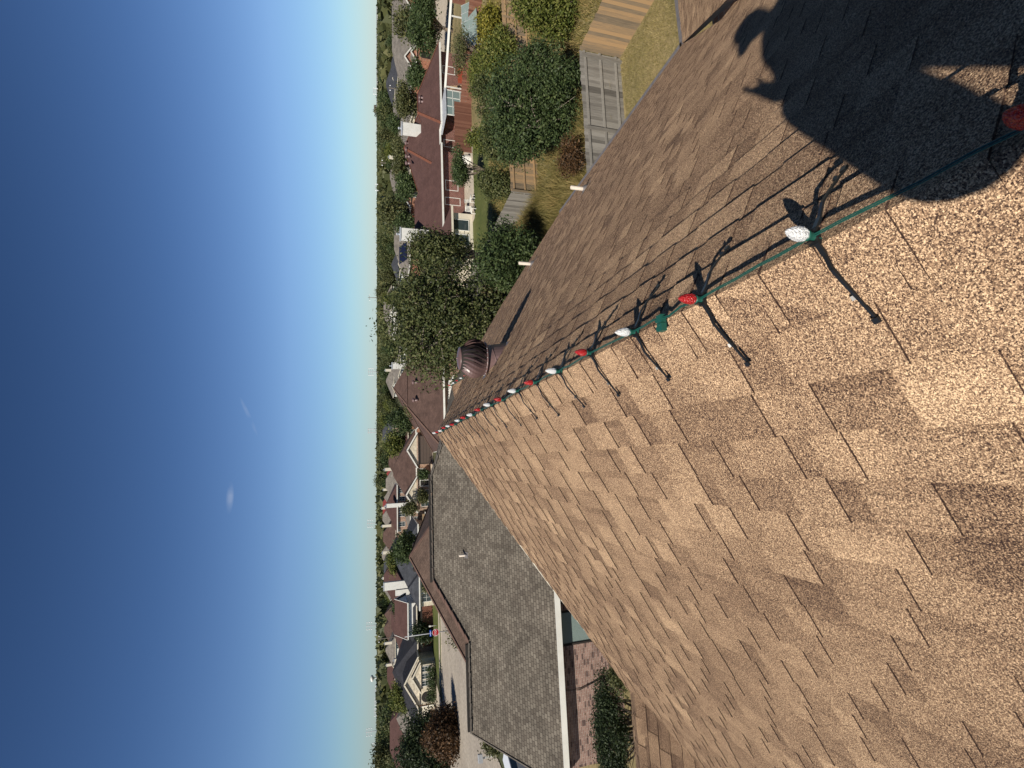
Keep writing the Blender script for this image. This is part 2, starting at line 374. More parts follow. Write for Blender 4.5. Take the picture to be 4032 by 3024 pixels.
# ------------------------------------------------------------------ ground sheets
g = MB(); g.poly([(-9000,-300,GZ),(9000,-300,GZ),(9000,14000,GZ),(-9000,14000,GZ)])
tag(g.build('ground', M['farground']), 'flat ground of the neighbourhood reaching the horizon', kind='structure')
def sheet(name, pts, k, mt, label, thick=False):
    b = MB(); z = GZ+.02*k
    P = [(p[0], p[1], z) for p in pts]
    if sum(P[i][0]*P[(i+1)%len(P)][1]-P[(i+1)%len(P)][0]*P[i][1] for i in range(len(P))) < 0: P = P[::-1]
    b.poly(P)
    if thick:
        for i in range(len(P)):
            a, c = P[i], P[(i+1)%len(P)]
            b.poly([(a[0],a[1],GZ),(c[0],c[1],GZ),c,a])
    return tag(b.build(name, mt), label, kind='structure')
sheet('yard_ground', [(-16,6),(60,4),(60,75),(-16,75)], 1, M['dryground'], 'dry yards behind the houses')

def P2(*a): return [(float(x), float(y)) for x, y in a]
sheet('side_lawn', P2((2,5),(16,5),(16,15),(2,15)), 2, M['dryground'], 'straw coloured grass between the roof and the grey fence')
sheet('backyard_lawn', P2((18,30),(31,33),(32,45),(19,48)), 2, M['lawn'], 'green back lawn of the dark red roofed house')
sheet('patio', P2((24,43.2),(34,43.2),(34,48),(24,48)), 4, M['concrete'], 'pale concrete patio of the dark red roofed house', True)
sheet('street', P2((-140,55),(-16.5,55),(-16.5,77),(-140,77)), 3, M['street'], 'pale concrete street on the left')
sheet('side_street', P2((-34,10),(-24,10),(-24,55),(-34,55)), 3, M['street'], 'pale concrete side street past the grey roofed house')
sheet('front_lawn', P2((-34,77.3),(-12,77.3),(-12,92),(-34,92)), 2, M['lawn'], 'mown green lawn across the street')
sheet('verge', P2((-70,77.3),(-34.3,77.3),(-34.3,78.0),(-70,78.0)), 2, M['lawn'], 'narrow strip of grass beyond the street')
sheet('sidewalk', P2((-34,79.2),(-10,79.2),(-10,80.4),(-34,80.4)), 5, M['concrete'], 'pale sidewalk crossing the green lawn', True)
sheet('kerb', P2((-34,77.0),(-16,77.0),(-16,77.3),(-34,77.3)), 7, M['concrete'], 'raised concrete kerb along the street', True)
sheet('driveway', P2((-48,77.3),(-36,77.3),(-36,90),(-48,90)), 3, M['concrete'], 'concrete driveway before the white garage')
sheet('cul_de_sac', P2((-9,84),(8,84),(8,92),(-9,92)), 3, M['concrete'], 'concrete driveway before the brown garage doors')
sheet('far_street', P2((58,56),(110,56),(110,70),(60,68)), 3, M['concrete'], 'tan street beyond the right hand fences')


# ------------------------------------------------------------------ our house
H, X0, TL, TR = .85, .392, .667, .645
EXPO = .143
def shingles(mb, O, A, D, NN, lo, hi, smax, thick=.012, lam=.006, e=EXPO, tabw=(.09,.27), gapw=(.05,.2), seed=1):
    """courses of laminated shingles; lo(s), hi(s): limits along A at slope distance s"""
    r = random.Random(seed); O, A, D, NN = Vector(O), Vector(A), Vector(D), Vector(NN)
    P = lambda a, s, h: O+A*a+D*s+NN*h
    k = 0; s0 = 0.0
    while s0 < smax-1e-6:
        s1 = min(s0+e, smax); su = max(0, s0-.02)
        l0, h0, l1, h1 = lo(s0), hi(s0), lo(s1), hi(s1)
        if max(h0-l0, h1-l1) > .02:
            # base strip cut in pieces so that its tone can change
            a = min(l0, l1)-r.random()*.4; raised = r.random() < .5
            while a < max(h0, h1):
                wd = r.uniform(*tabw) if raised else r.uniform(*gapw)
                b = a+wd
                q = [min(max(a, l0), h0), min(max(b, l0), h0), min(max(b, l1), h1), min(max(a, l1), h1)]
                if q[1]-q[0] > .001 or q[2]-q[3] > .001:
                    j = r.uniform(-.003, .003) if raised else -.001
                    t = (r.gauss(.56, .14) if raised else r.gauss(.36, .12))
                    hh = lam if raised else 0
                    U0, U1 = P(q[0], s0, .0012+hh*.93), P(q[1], s0, .0012+hh*.93)
                    B1, B0 = P(q[2], s1+j, thick+hh), P(q[3], s1+j, thick+hh)
                    if r.random() < (.55 if raised else .35):     # printed shadow band across the head of the tab
                        fb = r.uniform(.22, .45); Ma, Mb_ = U0.lerp(B0, fb), U1.lerp(B1, fb)
                        mb.poly([U0, Ma, Mb_, U1], t-r.uniform(.06,.26)); mb.poly([Ma, B0, B1, Mb_], t)
                    else: mb.poly([U0, B0, B1, U1], t)
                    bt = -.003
                    mb.poly([B0, P(q[3], s1+j, bt), P(q[2], s1+j, bt), B1], -.6)  # butt face coloured dark, drawing the shade under the course edge
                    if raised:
                        mb.poly([U0, P(q[0], s0, 0), P(q[3], s1+j, 0), B0], -.9)  # tab sides coloured near black to draw shade lines beside the slots
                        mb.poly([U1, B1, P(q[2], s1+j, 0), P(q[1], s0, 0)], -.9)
                a = b; raised = not raised
        s0 += e; k += 1
def interp(pts):
    pts = sorted(pts)
    def f(s):
        if s <= pts[0][0]: return pts[0][1]
        for (s0, a0), (s1, a1) in zip(pts, pts[1:]):
            if s <= s1: return a0+(a1-a0)*(s-s0)/(s1-s0)
        return pts[-1][1]
    return f
house = thing('shingled_house', 'tan shingled house whose ridge is underfoot, with red and white bulbs along the ridge', 'house')
cL, sL = 1/math.hypot(1, TL), TL/math.hypot(1, TL); cR, sR = 1/math.hypot(1, TR), TR/math.hypot(1, TR)
YG = 6.93
# left slope: along = +Y, down = -X
sl = MB()
SMAXL = 5.2/cL
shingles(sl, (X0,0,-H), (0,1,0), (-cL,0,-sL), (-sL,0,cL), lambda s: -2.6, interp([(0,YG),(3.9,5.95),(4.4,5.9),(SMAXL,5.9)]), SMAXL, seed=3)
# right slope
def rs(x): return (x-X0)/cR
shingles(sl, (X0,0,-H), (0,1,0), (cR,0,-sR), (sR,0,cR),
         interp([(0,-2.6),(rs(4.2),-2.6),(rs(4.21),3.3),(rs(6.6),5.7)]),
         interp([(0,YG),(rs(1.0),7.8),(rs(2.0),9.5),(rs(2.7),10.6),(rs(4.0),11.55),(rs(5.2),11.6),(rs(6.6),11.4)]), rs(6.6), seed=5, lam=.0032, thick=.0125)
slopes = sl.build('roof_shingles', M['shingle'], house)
# wing to the right, its far slope running away from us (eave along X at y = 5.7)
wz = -H-TR*(6.6-X0)
wg = MB()
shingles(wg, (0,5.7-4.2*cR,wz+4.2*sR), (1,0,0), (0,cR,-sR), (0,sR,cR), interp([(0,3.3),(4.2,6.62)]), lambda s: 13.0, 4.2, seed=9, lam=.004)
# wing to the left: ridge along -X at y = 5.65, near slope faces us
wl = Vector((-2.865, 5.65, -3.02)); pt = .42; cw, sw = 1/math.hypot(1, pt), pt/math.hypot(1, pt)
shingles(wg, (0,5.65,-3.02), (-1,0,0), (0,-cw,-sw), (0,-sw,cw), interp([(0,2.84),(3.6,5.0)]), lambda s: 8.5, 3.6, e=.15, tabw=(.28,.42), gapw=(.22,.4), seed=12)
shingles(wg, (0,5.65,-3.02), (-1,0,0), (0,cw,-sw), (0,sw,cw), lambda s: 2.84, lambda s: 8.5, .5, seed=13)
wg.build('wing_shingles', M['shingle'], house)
# decking, fascia and soffit under the shingles
dk = MB(); ZL = lambda x: -H-TL*(X0-x); ZR = lambda x: -H-TR*(x-X0)
dk.slab([(X0,-2.6,-H-.004),(X0,YG-.02,-H-.004),(-1.7,YG-.45,ZL(-1.7)-.004),(-2.85,5.93,ZL(-2.85)-.004),(-4.8,5.88,ZL(-4.8)-.004),(-4.8,-2.6,ZL(-4.8)-.004)], .09)
dk.slab([(X0,-2.6,-H-.004),(4.2,-2.6,ZR(4.2)-.004),(4.2,3.3,ZR(4.2)-.004),(6.57,5.7,ZR(6.57)-.004),(6.57,11.38,ZR(6.57)-.004),(5.2,11.57,ZR(5.2)-.004),(4,11.52,ZR(4)-.004),(2.7,10.57,ZR(2.7)-.004),(2,9.47,ZR(2)-.004),(1,7.77,ZR(1)-.004),(X0,YG-.02,-H-.004)], .09)
dk.slab([(3.3,5.7-4.2*cR,wz+4.2*sR-.004),(13,5.7-4.2*cR,wz+4.2*sR-.004),(13,5.68,wz-.004),(6.62,5.68,wz-.004)], .09)
dk.slab([(-2.84,5.65,-3.024),(-8.5,5.65,-3.024),(-8.5,5.65-3.6*cw,-3.024-3.6*sw),(-5,5.65-3.6*cw,-3.024-3.6*sw)], .06)
dk.slab([(-2.84,5.65,-3.024),(-8.5,5.65,-3.024),(-8.5,5.65+.5*cw,-3.024-.5*sw),(-2.84,5.65+.5*cw,-3.024-.5*sw)], .06)
dk.build('roof_deck', M['cream'], house)
gt = MB(); gt.bar((6.66,5.76,wz-.06),(6.66,11.3,wz-.06),.1,.1); gt.bar((6.62,5.76,wz-.06),(13,5.76,wz-.06),.1,.1)
gt.build('gutter', M['lead'], house)
wb = MB(); wb.box((-4.4,-2.2,GZ),(4.0,5.5,ZL(-4.4)-.15)); wb.box((3.9,2.6,GZ),(12.5,5.2,wz-.15)); wb.box((0,5.6,GZ),(6.2,10.9,wz-.15)); wb.box((-8,3,GZ),(-4.3,5.3,-4.6))
wb.build('wall', M['brick_tan'], house)
# ridge caps of the main ridge, and of the left wing
def caps(mb, a, b, halfw, d1, d2, seed, e=.143):
    r = random.Random(seed); a, b = Vector(a), Vector(b); A = (b-a).normalized(); n = int((b-a).length/e)
    d1, d2 = Vector(d1), Vector(d2); up = (-(d1+d2)).normalized()
    for i in range(n+1):
        p0 = a+A*(i*e); p1 = p0+A*(e+.03); t = r.gauss(.5, .13)
        h0, h1 = .014, .008           # the near butt stands proud
        t1 = min(e*(i+1)+.0, (b-a).length)
        p1 = a+A*t1
        for d in (d1, d2):
            w_ = halfw+r.uniform(-.004, .004); nn = A.cross(d).normalized()
            if nn.z < 0: nn = -nn
            q = [p0+up*h0, p1+up*h1, p1+d*w_+nn*h1, p0+d*w_+nn*h0]
            if (q[1]-q[0]).cross(q[2]-q[0]).z < 0: q2 = q[::-1]
            else: q2 = q
            mb.poly(q2, t)
            mb.poly([p0+up*h0, p0+up*.002, p0+d*w_+nn*.002, p0+d*w_+nn*h0], -.9)  # butt coloured near black to draw a shade line between caps
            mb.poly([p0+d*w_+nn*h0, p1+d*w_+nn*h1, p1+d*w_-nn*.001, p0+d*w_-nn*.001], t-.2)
cm = MB()
caps(cm, (X0,-2.6,-H), (X0,YG,-H), .135, (-cL,0,-sL), (cR,0,-sR), 4)
cm.build('ridge_cap', M['shingle'], house); cm = MB()
caps(cm, (-2.84,5.65,-3.02), (-8.5,5.65,-3.02), .11, (0,-cw,-sw), (0,cw,-sw), 8, .3)
cm.build('ridge_cap', M['shingle'], house)

# ---- light string on the ridge
def bulb_parts(parent, p, col, r, scale=1.0, lean=(0,0)):
    """socket and bulb standing on point p; both in world coordinates"""
    p = Vector(p); q = Vector((lean[0], lean[1], 1)).to_track_quat('Z', 'Y').to_matrix()
    def put(mb, name, mt, par):
        o = mb.build(name, mt, par); me = o.data
        co = np.zeros(len(me.vertices)*3, dtype=np.float32); me.vertices.foreach_get('co', co); co = co.reshape(-1,3)*scale
        co = co@np.array(q).T+np.array(p); me.vertices.foreach_set('co', co.ravel().astype(np.float32)); me.update(); return o
    s_ = MB(); s_.lathe([(0,.002),(.0095,.002),(.0100,.008),(.0092,.011),(.0105,.027),(.0118,.030),(.0118,.034),(.009,.034)], n=14)
    s_.box((-.013,-.006,.003),(.013,.006,.010))
    put(s_, 'socket', M['socket'], parent)
    b_ = MB(); n = 16; rings = 14; H_ = .052; V = []
    PR = [(0,.70),(.08,.88),(.2,.99),(.32,1.0),(.46,.94),(.6,.82),(.72,.67),(.84,.46),(.93,.26),(1.0,.03)]
    for i in range(rings+1):
        t = i/rings; rr = .0145*np.interp(t, [q_[0] for q_ in PR], [q_[1] for q_ in PR])
        for k in range(n):
            a = (k+(i % 2)*.5)*2*math.pi/n; f_ = 1.0+(.045 if (k+i//1) % 2 else -.035)*(0 if i in (0, rings) else 1)
            V.append((rr*f_*math.cos(a), rr*f_*math.sin(a), .033+H_*t))
    for i in range(rings):
        for k in range(n):
            l = (k+1) % n
            b_.poly([V[i*n+k], V[i*n+l], V[(i+1)*n+l], V[(i+1)*n+k]])
    put(b_, 'bulb', M[col], parent)
def clip_part(parent, p, seed, ls=.20, rs_=.17):
    r = random.Random(seed); p = Vector(p); c_ = MB()
    for d, ln, nn in (((-cL,0,-sL), ls*r.uniform(.93,1.05), Vector((-sL,0,cL))), ((cR,0,-sR), rs_*r.uniform(.9,1.06), Vector((sR,0,cR)))):
        d = Vector(d); dy = r.uniform(-.10,-.02)+(0 if d.x < 0 else -.10)
        e_ = (d+Vector((0,dy,0))).normalized(); base = Vector((p.x, p.y-.006, -H))
        prof = [(0,.024),(.03,.027),(.06,.036),(.095,.034),(.13,.030),(ln,.024)]
        bw = Vector((0,1,0))
        pts = [base+e_*t_*1.0+nn*h_ for t_, h_ in prof if t_ <= ln]
        for a, b, wd in zip(pts, pts[1:], (.010,.0075,.0065,.006,.0055)):
            c_.bar(a, b, wd, .0045, nn)
        c_.bar(pts[-1]-e_*.012+nn*.004, pts[-1]+nn*.004, .013, .006, nn)
        c_.bar(pts[-2]+bw*.004, pts[-2]+bw*.009+nn*.004, .010, .004, nn)
    c_.box((p.x-.017, p.y-.012, -H+.012), (p.x+.017, p.y+.008, -H+.022))
    c_.bar((p.x-.012,p.y,-H+.022),(p.x-.012,p.y,-H+.036),.003,.012,(0,1,0)); c_.bar((p.x+.012,p.y,-H+.022),(p.x+.012,p.y,-H+.036),.003,.012,(0,1,0))
    c_.build('clip', M['clip'], parent)
ls_ = thing('light_string', 'string of red and white bulbs on green wire clipped along the near roof ridge', 'light string', (0,0,0))
ys = [.679+.341*k for k in range(-1, 18)]+[6.80]
cols = ['bulb_red','bulb_white','bulb_red']+['bulb_white','bulb_red']*9
def bx(i): return X0+.008+.006*math.sin(i*2.1)
for i, y in enumerate(ys):
    bulb_parts(ls_, (bx(i), y, -H+.008), cols[i], i, 1.0, (.05*math.sin(i*1.7), .05*math.cos(i*2.3)-.03))
    clip_part(ls_, (bx(i), y, -H), 40+i)
for off in (-.0019, .0019):
    wm = MB(); pts = []
    for i, y in enumerate(ys):
        if i == 0: pts += [(X0+off-.01, y-.33, -H+.024), (X0+off, y-.18, -H+.024)]
        pts.append((bx(i)+off, y, -H+.026))
        if i < len(ys)-1:
            gap = ys[i+1]-y; r_ = random.Random(i)
            for f_ in (.2,.4,.6,.8):
                sg = math.sin(math.pi*f_)
                pts.append((bx(i)*(1-f_)+bx(i+1)*f_+off+(r_.uniform(-.006,.003))*sg, y+gap*f_, -H+.026+(.006 if i != 2 else .010)*sg*r_.uniform(-.2,1.2)+.001))
    wm.tube(pts, .0017, 6); wm.build('wire', M['wire'], ls_)
pl = MB(); py = ys[2]+.175
for dx in (-.016, .010):
    pl.box((X0-.020+dx, py-.012, -H+.018), (X0+.004+dx, py+.012, -H+.036)); pl.box((X0-.014+dx, py+.012, -H+.022), (X0-.002+dx, py+.024, -H+.032))
pl.build('plug', M['socket'], ls_)

# ---- turbine vent on the right slope
def turbine(loc, mt, parent=None, sc=1.0, detail=True, label=None, group=None, base=True, slope=None):
    t = thing('turbine_vent', label, 'roof vent', loc, 0, group); t.scale = (sc,sc,sc)
    if slope is None: slope = (TR, 0)
    b = MB()
    P = lambda x, y, z=0: (x, y, -slope[0]*x-slope[1]*y+z)
    b.poly([P(-.21,-.2,.012),P(.21,-.2,.012),P(.21,.2,.012),P(-.21,.2,.012)])
    n = 28; ring0 = []; ring1 = []; ring2 = []; ring3 = []
    for k in range(n):
        a = k*2*math.pi/n; ring0.append(Vector(P(.185*math.cos(a), .165*math.sin(a), .012)))
        ring1.append(Vector((.156*math.cos(a), .156*math.sin(a), .045+.05*math.cos(a+.3)))); ring2.append(Vector((.158*math.cos(a), .158*math.sin(a), .055+.05*math.cos(a+.3)))); ring3.append(Vector((.150*math.cos(a), .150*math.sin(a), .15)))
    for A_, B_ in ((ring0, ring1), (ring1, ring2), (ring2, ring3)):
        for k in range(n): b.poly([A_[k], A_[(k+1)%n], B_[(k+1)%n], B_[k]], smooth=True)
    b.build('base', mt, t)
    b = MB(); b.tube([(.156*math.cos(k*2*math.pi/40),   .156*math.sin(k*2*math.pi/40), .052+.05*math.cos(k*2*math.pi/40+.3)) for k in range(41)], .006, 6, cap=False); b.build('bead', mt, t)
    b = MB(); b.lathe([(.150,.138),(.186,.143),(.190,.151),(.186,.158),(.168,.161)], n=32); b.build('lower_ring', mt, t)
    # curved blades: each is a strip from the lower ring to the crown, bulging outwards and twisting
    b = MB(); nb = 22 if detail else 12; segs = 9
    for k in range(nb):
        a0 = k*2*math.pi/nb; prev = None
        for i in range(segs+1):
            t_ = i/segs; ph = math.radians(-38+ 100*t_); R_ = .205*math.cos(ph*.93)**.72; z_ = .345+.125*math.sin(ph)*1.02
            z_ = .16+.275*t_; R_ = .176+.054*math.sin(math.pi*min(1,t_*1.02+.04))-.060*t_**2.4
            tw = a0+.55*t_**1.3+.1*math.sin(math.pi*t_); wd = 2*math.pi/nb*.80
            p_ = Vector((R_*math.cos(tw), R_*math.sin(tw), z_)); R2 = R_-.034*math.sin(math.pi*(t_*.9+.05))-.006; q_ = Vector((R2*math.cos(tw+wd*.92), R2*math.sin(tw+wd*.92), z_-.002))
            m_ = (p_+q_)/2; m_ *= 1; m_.x *= 1.035; m_.y *= 1.035
            if prev:
                b.poly([prev[0], prev[1], m_, p_], smooth=True); b.poly([prev[1], prev[2], q_, m_], smooth=True)
            prev = (p_, m_, q_)
    b.build('blades', mt, t)
    b = MB(); b.lathe([(.100,.426),(.128,.431),(.130,.438),(.110,.447),(.06,.458),(.012,.463),(0,.464)], n=32); b.lathe([(0,.476),(.010,.474),(.012,.460)], n=10); b.build('crown', mt, t)
    b = MB(); b.lathe([(.125,.15),(.165,.22),(.170,.32),(.125,.43)], n=24); b.build('inner_shade_shell', M['dark'], t)  # black shell added behind the blades, colours their gaps as shade
    if detail:
        for k in range(nb):
            a = k*2*math.pi/nb; rv = MB(); rv.lathe([(0,.004),(.0035,.002),(.004,-.003)], (.190*math.cos(a), .190*math.sin(a), .158), n=6); rv.build('rivet', M['metal'], t)
    return t
tx = 1.13; ty = 5.12
turbine((tx, ty, ZR(tx)), M['vent'], label='big brown spinning turbine vent on the near tan roof slope')
# ---- two plumbing vent pipes near the far eave
def roof_pipe(x, y, h, label, group, r=.028, zf=None, slope=(TR,0)):
    z = zf(x) if zf else ZR(x); t = thing('vent_pipe', label, 'vent pipe', (x,y,z), 0, group)
    b = MB(); b.lathe([(r,-.02),(r,h),(r*.8,h),(r*.8,h-.1)], n=12); b.build('pipe', M['pipe'], t)
    b = MB(); P = lambda X, Y, Z: (X, Y, Z-slope[0]*X-slope[1]*Y)
    b.slab([P(-.14,-.12,.016),P(.14,-.12,.016),P(.14,.12,.016),P(-.14,.12,.016)], .006); b.lathe([(.085,-.02),(.075,.03),(r*1.2,.06),(r,.065)], n=12); b.build('flashing', M['lead'], t)
    return t
p1 = Vector(G(2295,746)); 
def onR(x, y):
    d = ray(x, y); return d*((-H+TR*X0)/(d.z+TR*d.x))
a_ = onR(2306, 745); roof_pipe(a_.x, a_.y, .30, 'short white vent pipe at the eave nearest the grey fence', None, .035)
a_ = onR(2098, 1040); roof_pipe(a_.x, a_.y, .32, 'short white vent pipe at the eave just before the big leafy tree', None, .035)
# ---- far gable of the same house with its own short light string
gd = MB(); gx0, gy = 1.05, 8.35

GA = Yp(1780,1519,10.0)
def onG(x, y):
    d = ray(x, y); return d*((GA.z-.667*GA.y)/(d.z-.667*d.y))
GB, GC_ = onG(1850,1476), onG(1812,1563)
GD = GB+(GC_-GA)*1.05
Aax = (GB-GA).normalized(); Dn = (GC_-GA); Dn = (Dn-Aax*Dn.dot(Aax)).normalized(); Nn = Aax.cross(Dn)
if Nn.z < 0: Nn = -Nn
gs = MB(); LL = (GB-GA).length
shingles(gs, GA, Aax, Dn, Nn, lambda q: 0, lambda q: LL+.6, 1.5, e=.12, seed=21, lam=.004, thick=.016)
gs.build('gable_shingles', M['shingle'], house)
gs = MB(); gs.slab([GA-Nn*.01, GA+Aax*(LL+.6)-Nn*.01, GA+Aax*(LL+.6)+Dn*1.5-Nn*.01, GA+Dn*1.5-Nn*.01], .08)
gs.build('gable_deck', M['cream'], house)
l2 = thing('light_string', 'short string of red and white bulbs on the small gable behind the turbine vent', 'light string', (0,0,0))
for k in range(6):
    q = GA+Aax*(LL*(k+.2)/4.6)+Nn*.015; bulb_parts(l2, q, ('bulb_red','bulb_white')[k % 2], k, 1.15)
wm = MB(); wm.tube([GA+Aax*(LL*f_/8)+Nn*.03 for f_ in range(10)], .003, 6); wm.build('wire', M['wire'], l2)


# ------------------------------------------------------------------ houses of the neighbourhood (local z = 0 at the ground)
def hip_roof(x0, x1, y0, y1, ze, pitch, axis='x', e0='hip', e1='hip', ins=1.0):
    """returns list of roof faces and the ridge end points"""
    if axis == 'x':
        hw = (y1-y0)/2; zr = ze+pitch*hw; ym = (y0+y1)/2
        a = x0+(min(hw*ins, (x1-x0)/2) if e0 == 'hip' else 0); b = x1-(min(hw*ins, (x1-x0)/2) if e1 == 'hip' else 0)
        A, B = (a, ym, zr), (b, ym, zr)
        F_ = [[(x0,y0,ze),(x1,y0,ze),B,A], [(x1,y1,ze),(x0,y1,ze),A,B]]
        F_.append([(x0,y1,ze),(x0,y0,ze),A] if e0 == 'hip' else None); F_.append([(x1,y0,ze),(x1,y1,ze),B] if e1 == 'hip' else None)
    else:
        hw = (x1-x0)/2; zr = ze+pitch*hw; xm = (x0+x1)/2
        a = y0+(min(hw*ins, (y1-y0)/2) if e0 == 'hip' else 0); b = y1-(min(hw*ins, (y1-y0)/2) if e1 == 'hip' else 0)
        A, B = (xm, a, zr), (xm, b, zr)
        F_ = [[(x0,y1,ze),(x0,y0,ze),A,B], [(x1,y0,ze),(x1,y1,ze),B,A]]
        F_.append([(x0,y0,ze),(x1,y0,ze),A] if e0 == 'hip' else None); F_.append([(x1,y1,ze),(x0,y1,ze),B] if e1 == 'hip' else None)
    return F_, A, B
def clean(f):
    out = []
    for p in f:
        if not out or (Vector(p)-Vector(out[-1])).length > 1e-4: out.append(p)
    if (Vector(out[0])-Vector(out[-1])).length < 1e-4: out.pop()
    return out
def block(t, x0, x1, y0, y1, ze=2.7, pitch=.5, axis='x', e0='hip', e1='hip', roof='roof_brown', wall='brick_tan', cap=None, trim='white', oh=.5, zb=0.0, wallgable=None, ins=1.0):
    F_, A, B = hip_roof(x0, x1, y0, y1, ze, pitch, axis, e0, e1, ins)
    r = MB()
    for f in F_:
        if f and len(clean(f)) > 2: r.slab(clean(f), .12)
    r.build('roof', M[roof], t)
    wx0, wx1, wy0, wy1 = x0+oh, x1-oh, y0+oh, y1-oh
    if axis == 'x':
        if e0 == 'gable': wx0 = x0+.3
        if e1 == 'gable': wx1 = x1-.3
    else:
        if e0 == 'gable': wy0 = y0+.3
        if e1 == 'gable': wy1 = y1-.3
    zt = ze-.1+oh*pitch*.5
    wl_ = MB()
    for q in ([(wx0,wy0),(wx1,wy0)], [(wx1,wy0),(wx1,wy1)], [(wx1,wy1),(wx0,wy1)], [(wx0,wy1),(wx0,wy0)]):
        (ax, ay), (bx_, by) = q; wl_.poly([(ax,ay,zb),(bx_,by,zb),(bx_,by,zt),(ax,ay,zt)])
    gm = MB(); zr = A[2]
    if axis == 'x':
        ym = A[1]
        for side, e, X in ((-1, e0, wx0), (1, e1, wx1)):
            if e == 'gable': gm.poly([(X,wy0,zt),(X,wy1,zt),(X,ym,zr-.16)][::side])
    else:
        xm = A[0]
        for side, e, Y in ((1, e0, wy0), (-1, e1, wy1)):
            if e == 'gable': gm.poly([(wx0,Y,zt),(wx1,Y,zt),(xm,Y,zr-.16)][::side])
    if gm.f:
        if wallgable: gm.build('gable_wall', M[wallgable], t)
        else:
            for f_ in range(0, len(gm.f)):
                wl_.poly([gm.v[i] for i in gm.f[f_]])
    wl_.build('wall', M[wall], t)
    fs = MB(); h_ = .2; z0, z1 = ze-.13-h_*.4, ze+.03
    def side(a, b): fs.bar((a[0],a[1],(z0+z1)/2), (b[0],b[1],(z0+z1)/2), .05, h_)
    c = [(x0,y0),(x1,y0),(x1,y1),(x0,y1)]
    gab = {'x': {3: e0 == 'gable', 1: e1 == 'gable'}, 'y': {0: e0 == 'gable', 2: e1 == 'gable'}}[axis]
    for i in range(4):
        a, b = c[i], c[(i+1) % 4]
        if gab.get(i):
            top = (A if i in (3, 0) else B) if axis == 'x' else (A if i == 0 else B)
            if axis == 'x': top = A if i == 3 else B
            for p in (a, b):
                fs.bar((p[0],p[1],ze-.04), (top[0],top[1],top[2]-.04), .07, .22)
        else: side(a, b)
    # closed soffit
    fs.poly([(x0+.02,y0+.02,ze-.14),(x0+.02,y1-.02,ze-.14),(x1-.02,y1-.02,ze-.14),(x1-.02,y0+.02,ze-.14)])
    fs.build('fascia', M[trim], t)
    if cap:
        cm_ = MB()
        if (Vector(A)-Vector(B)).length > .2: cm_.bar((A[0],A[1],A[2]+.02), (B[0],B[1],B[2]+.02), .3, .05)
        hp = []
        if e0 == 'hip': hp += ([((x0,y0),A),((x0,y1),A)] if axis == 'x' else [((x0,y0),A),((x1,y0),A)])
        if e1 == 'hip': hp += ([((x1,y0),B),((x1,y1),B)] if axis == 'x' else [((x0,y1),B),((x1,y1),B)])
        for p, q in hp: cm_.bar((p[0],p[1],ze+.03), (q[0],q[1],q[2]+.03), .28, .05)
        cm_.build('ridge_cap', M[cap], t)
    return A, B
def window(t, x, y, z, wd, ht, face='-y', frame='white', pane='glass', nx=2, ny=2, d=.06):
    """window in a wall facing -y or -x / +x, centred at x,y with sill height z"""
    f = MB(); q = MB(); b_ = .07
    def bx_(m_, a0, a1, z0, z1, dd, d0=0.0):
        if face == '-y': m_.box((x+a0, y-dd, z0), (x+a1, y-d0, z1))
        elif face == '-x': m_.box((x-dd, y+a0, z0), (x-d0, y+a1, z1))
        else: m_.box((x+d0, y+a0, z0), (x+dd, y+a1, z1))
    bx_(f, -wd/2-b_, wd/2+b_, z-b_, z, d); bx_(f, -wd/2-b_, wd/2+b_, z+ht, z+ht+b_, d)
    bx_(f, -wd/2-b_, -wd/2, z, z+ht, d); bx_(f, wd/2, wd/2+b_, z, z+ht, d)
    for i in range(1, nx): bx_(f, -wd/2+wd*i/nx-.02, -wd/2+wd*i/nx+.02, z, z+ht, d-.012)
    for i in range(1, ny): bx_(f, -wd/2, wd/2, z+ht*i/ny-.02, z+ht*i/ny+.02, d-.015)
    fo = f.build('window', M[frame], t)
    bx_(q, -wd/2, wd/2, z, z+ht, .022); q.build('pane', M[pane], fo)
def chimney(t, x, y, z0, z1, wx=.9, wy=.7, mt='white', cap=True):
    c = MB(); c.box((x-wx/2,y-wy/2,z0),(x+wx/2,y+wy/2,z1-.12))
    n = int((z1-z0)/.22)
    o = c.build('chimney', M[mt], t)
    if cap:
        k = MB(); k.box((x-wx/2-.06,y-wy/2-.06,z1-.12),(x+wx/2+.06,y+wy/2+.06,z1)); k.lathe([(.12,0),(.12,.25),(.2,.27),(.02,.38)], (x,y,z1), 8); k.build('chimney_cap', M['trimgrey'], o)
def door(t, x, y, wd, ht, mt='garage', face='-y', panels=4):
    b_ = MB(); b_.box((x-wd/2,y-.05,0),(x+wd/2,y,ht)); o = b_.build('garage_door' if wd > 2 else 'door', M[mt], t)
    f = MB(); f.box((x-wd/2-.12,y-.08,0),(x-wd/2,y,ht+.12)); f.box((x+wd/2,y-.08,0),(x+wd/2+.12,y,ht+.12)); f.box((x-wd/2,y-.08,ht),(x+wd/2,y,ht+.12))
    for i in range(1, panels): f.box((x-wd/2,y-.056,ht*i/panels-.012),(x+wd/2,y-.05,ht*i/panels+.012))
    f.build('door_trim', M['dark' if mt == 'garage' else 'white'], o)
def roofvent(t, x, y, z, mt='vent'):
    b_ = MB(); b_.lathe([(.15,-.2),(.15,.1),(.1,.12),(.22,.16),(.26,.26),(.22,.36),(.08,.42),(0,.43)], (x,y,z), 12); b_.build('roof_vent', M[mt], t)
def house_at(name, label, x, y, group=None): return thing(name, label, 'house', (x, y, GZ), 0, group)

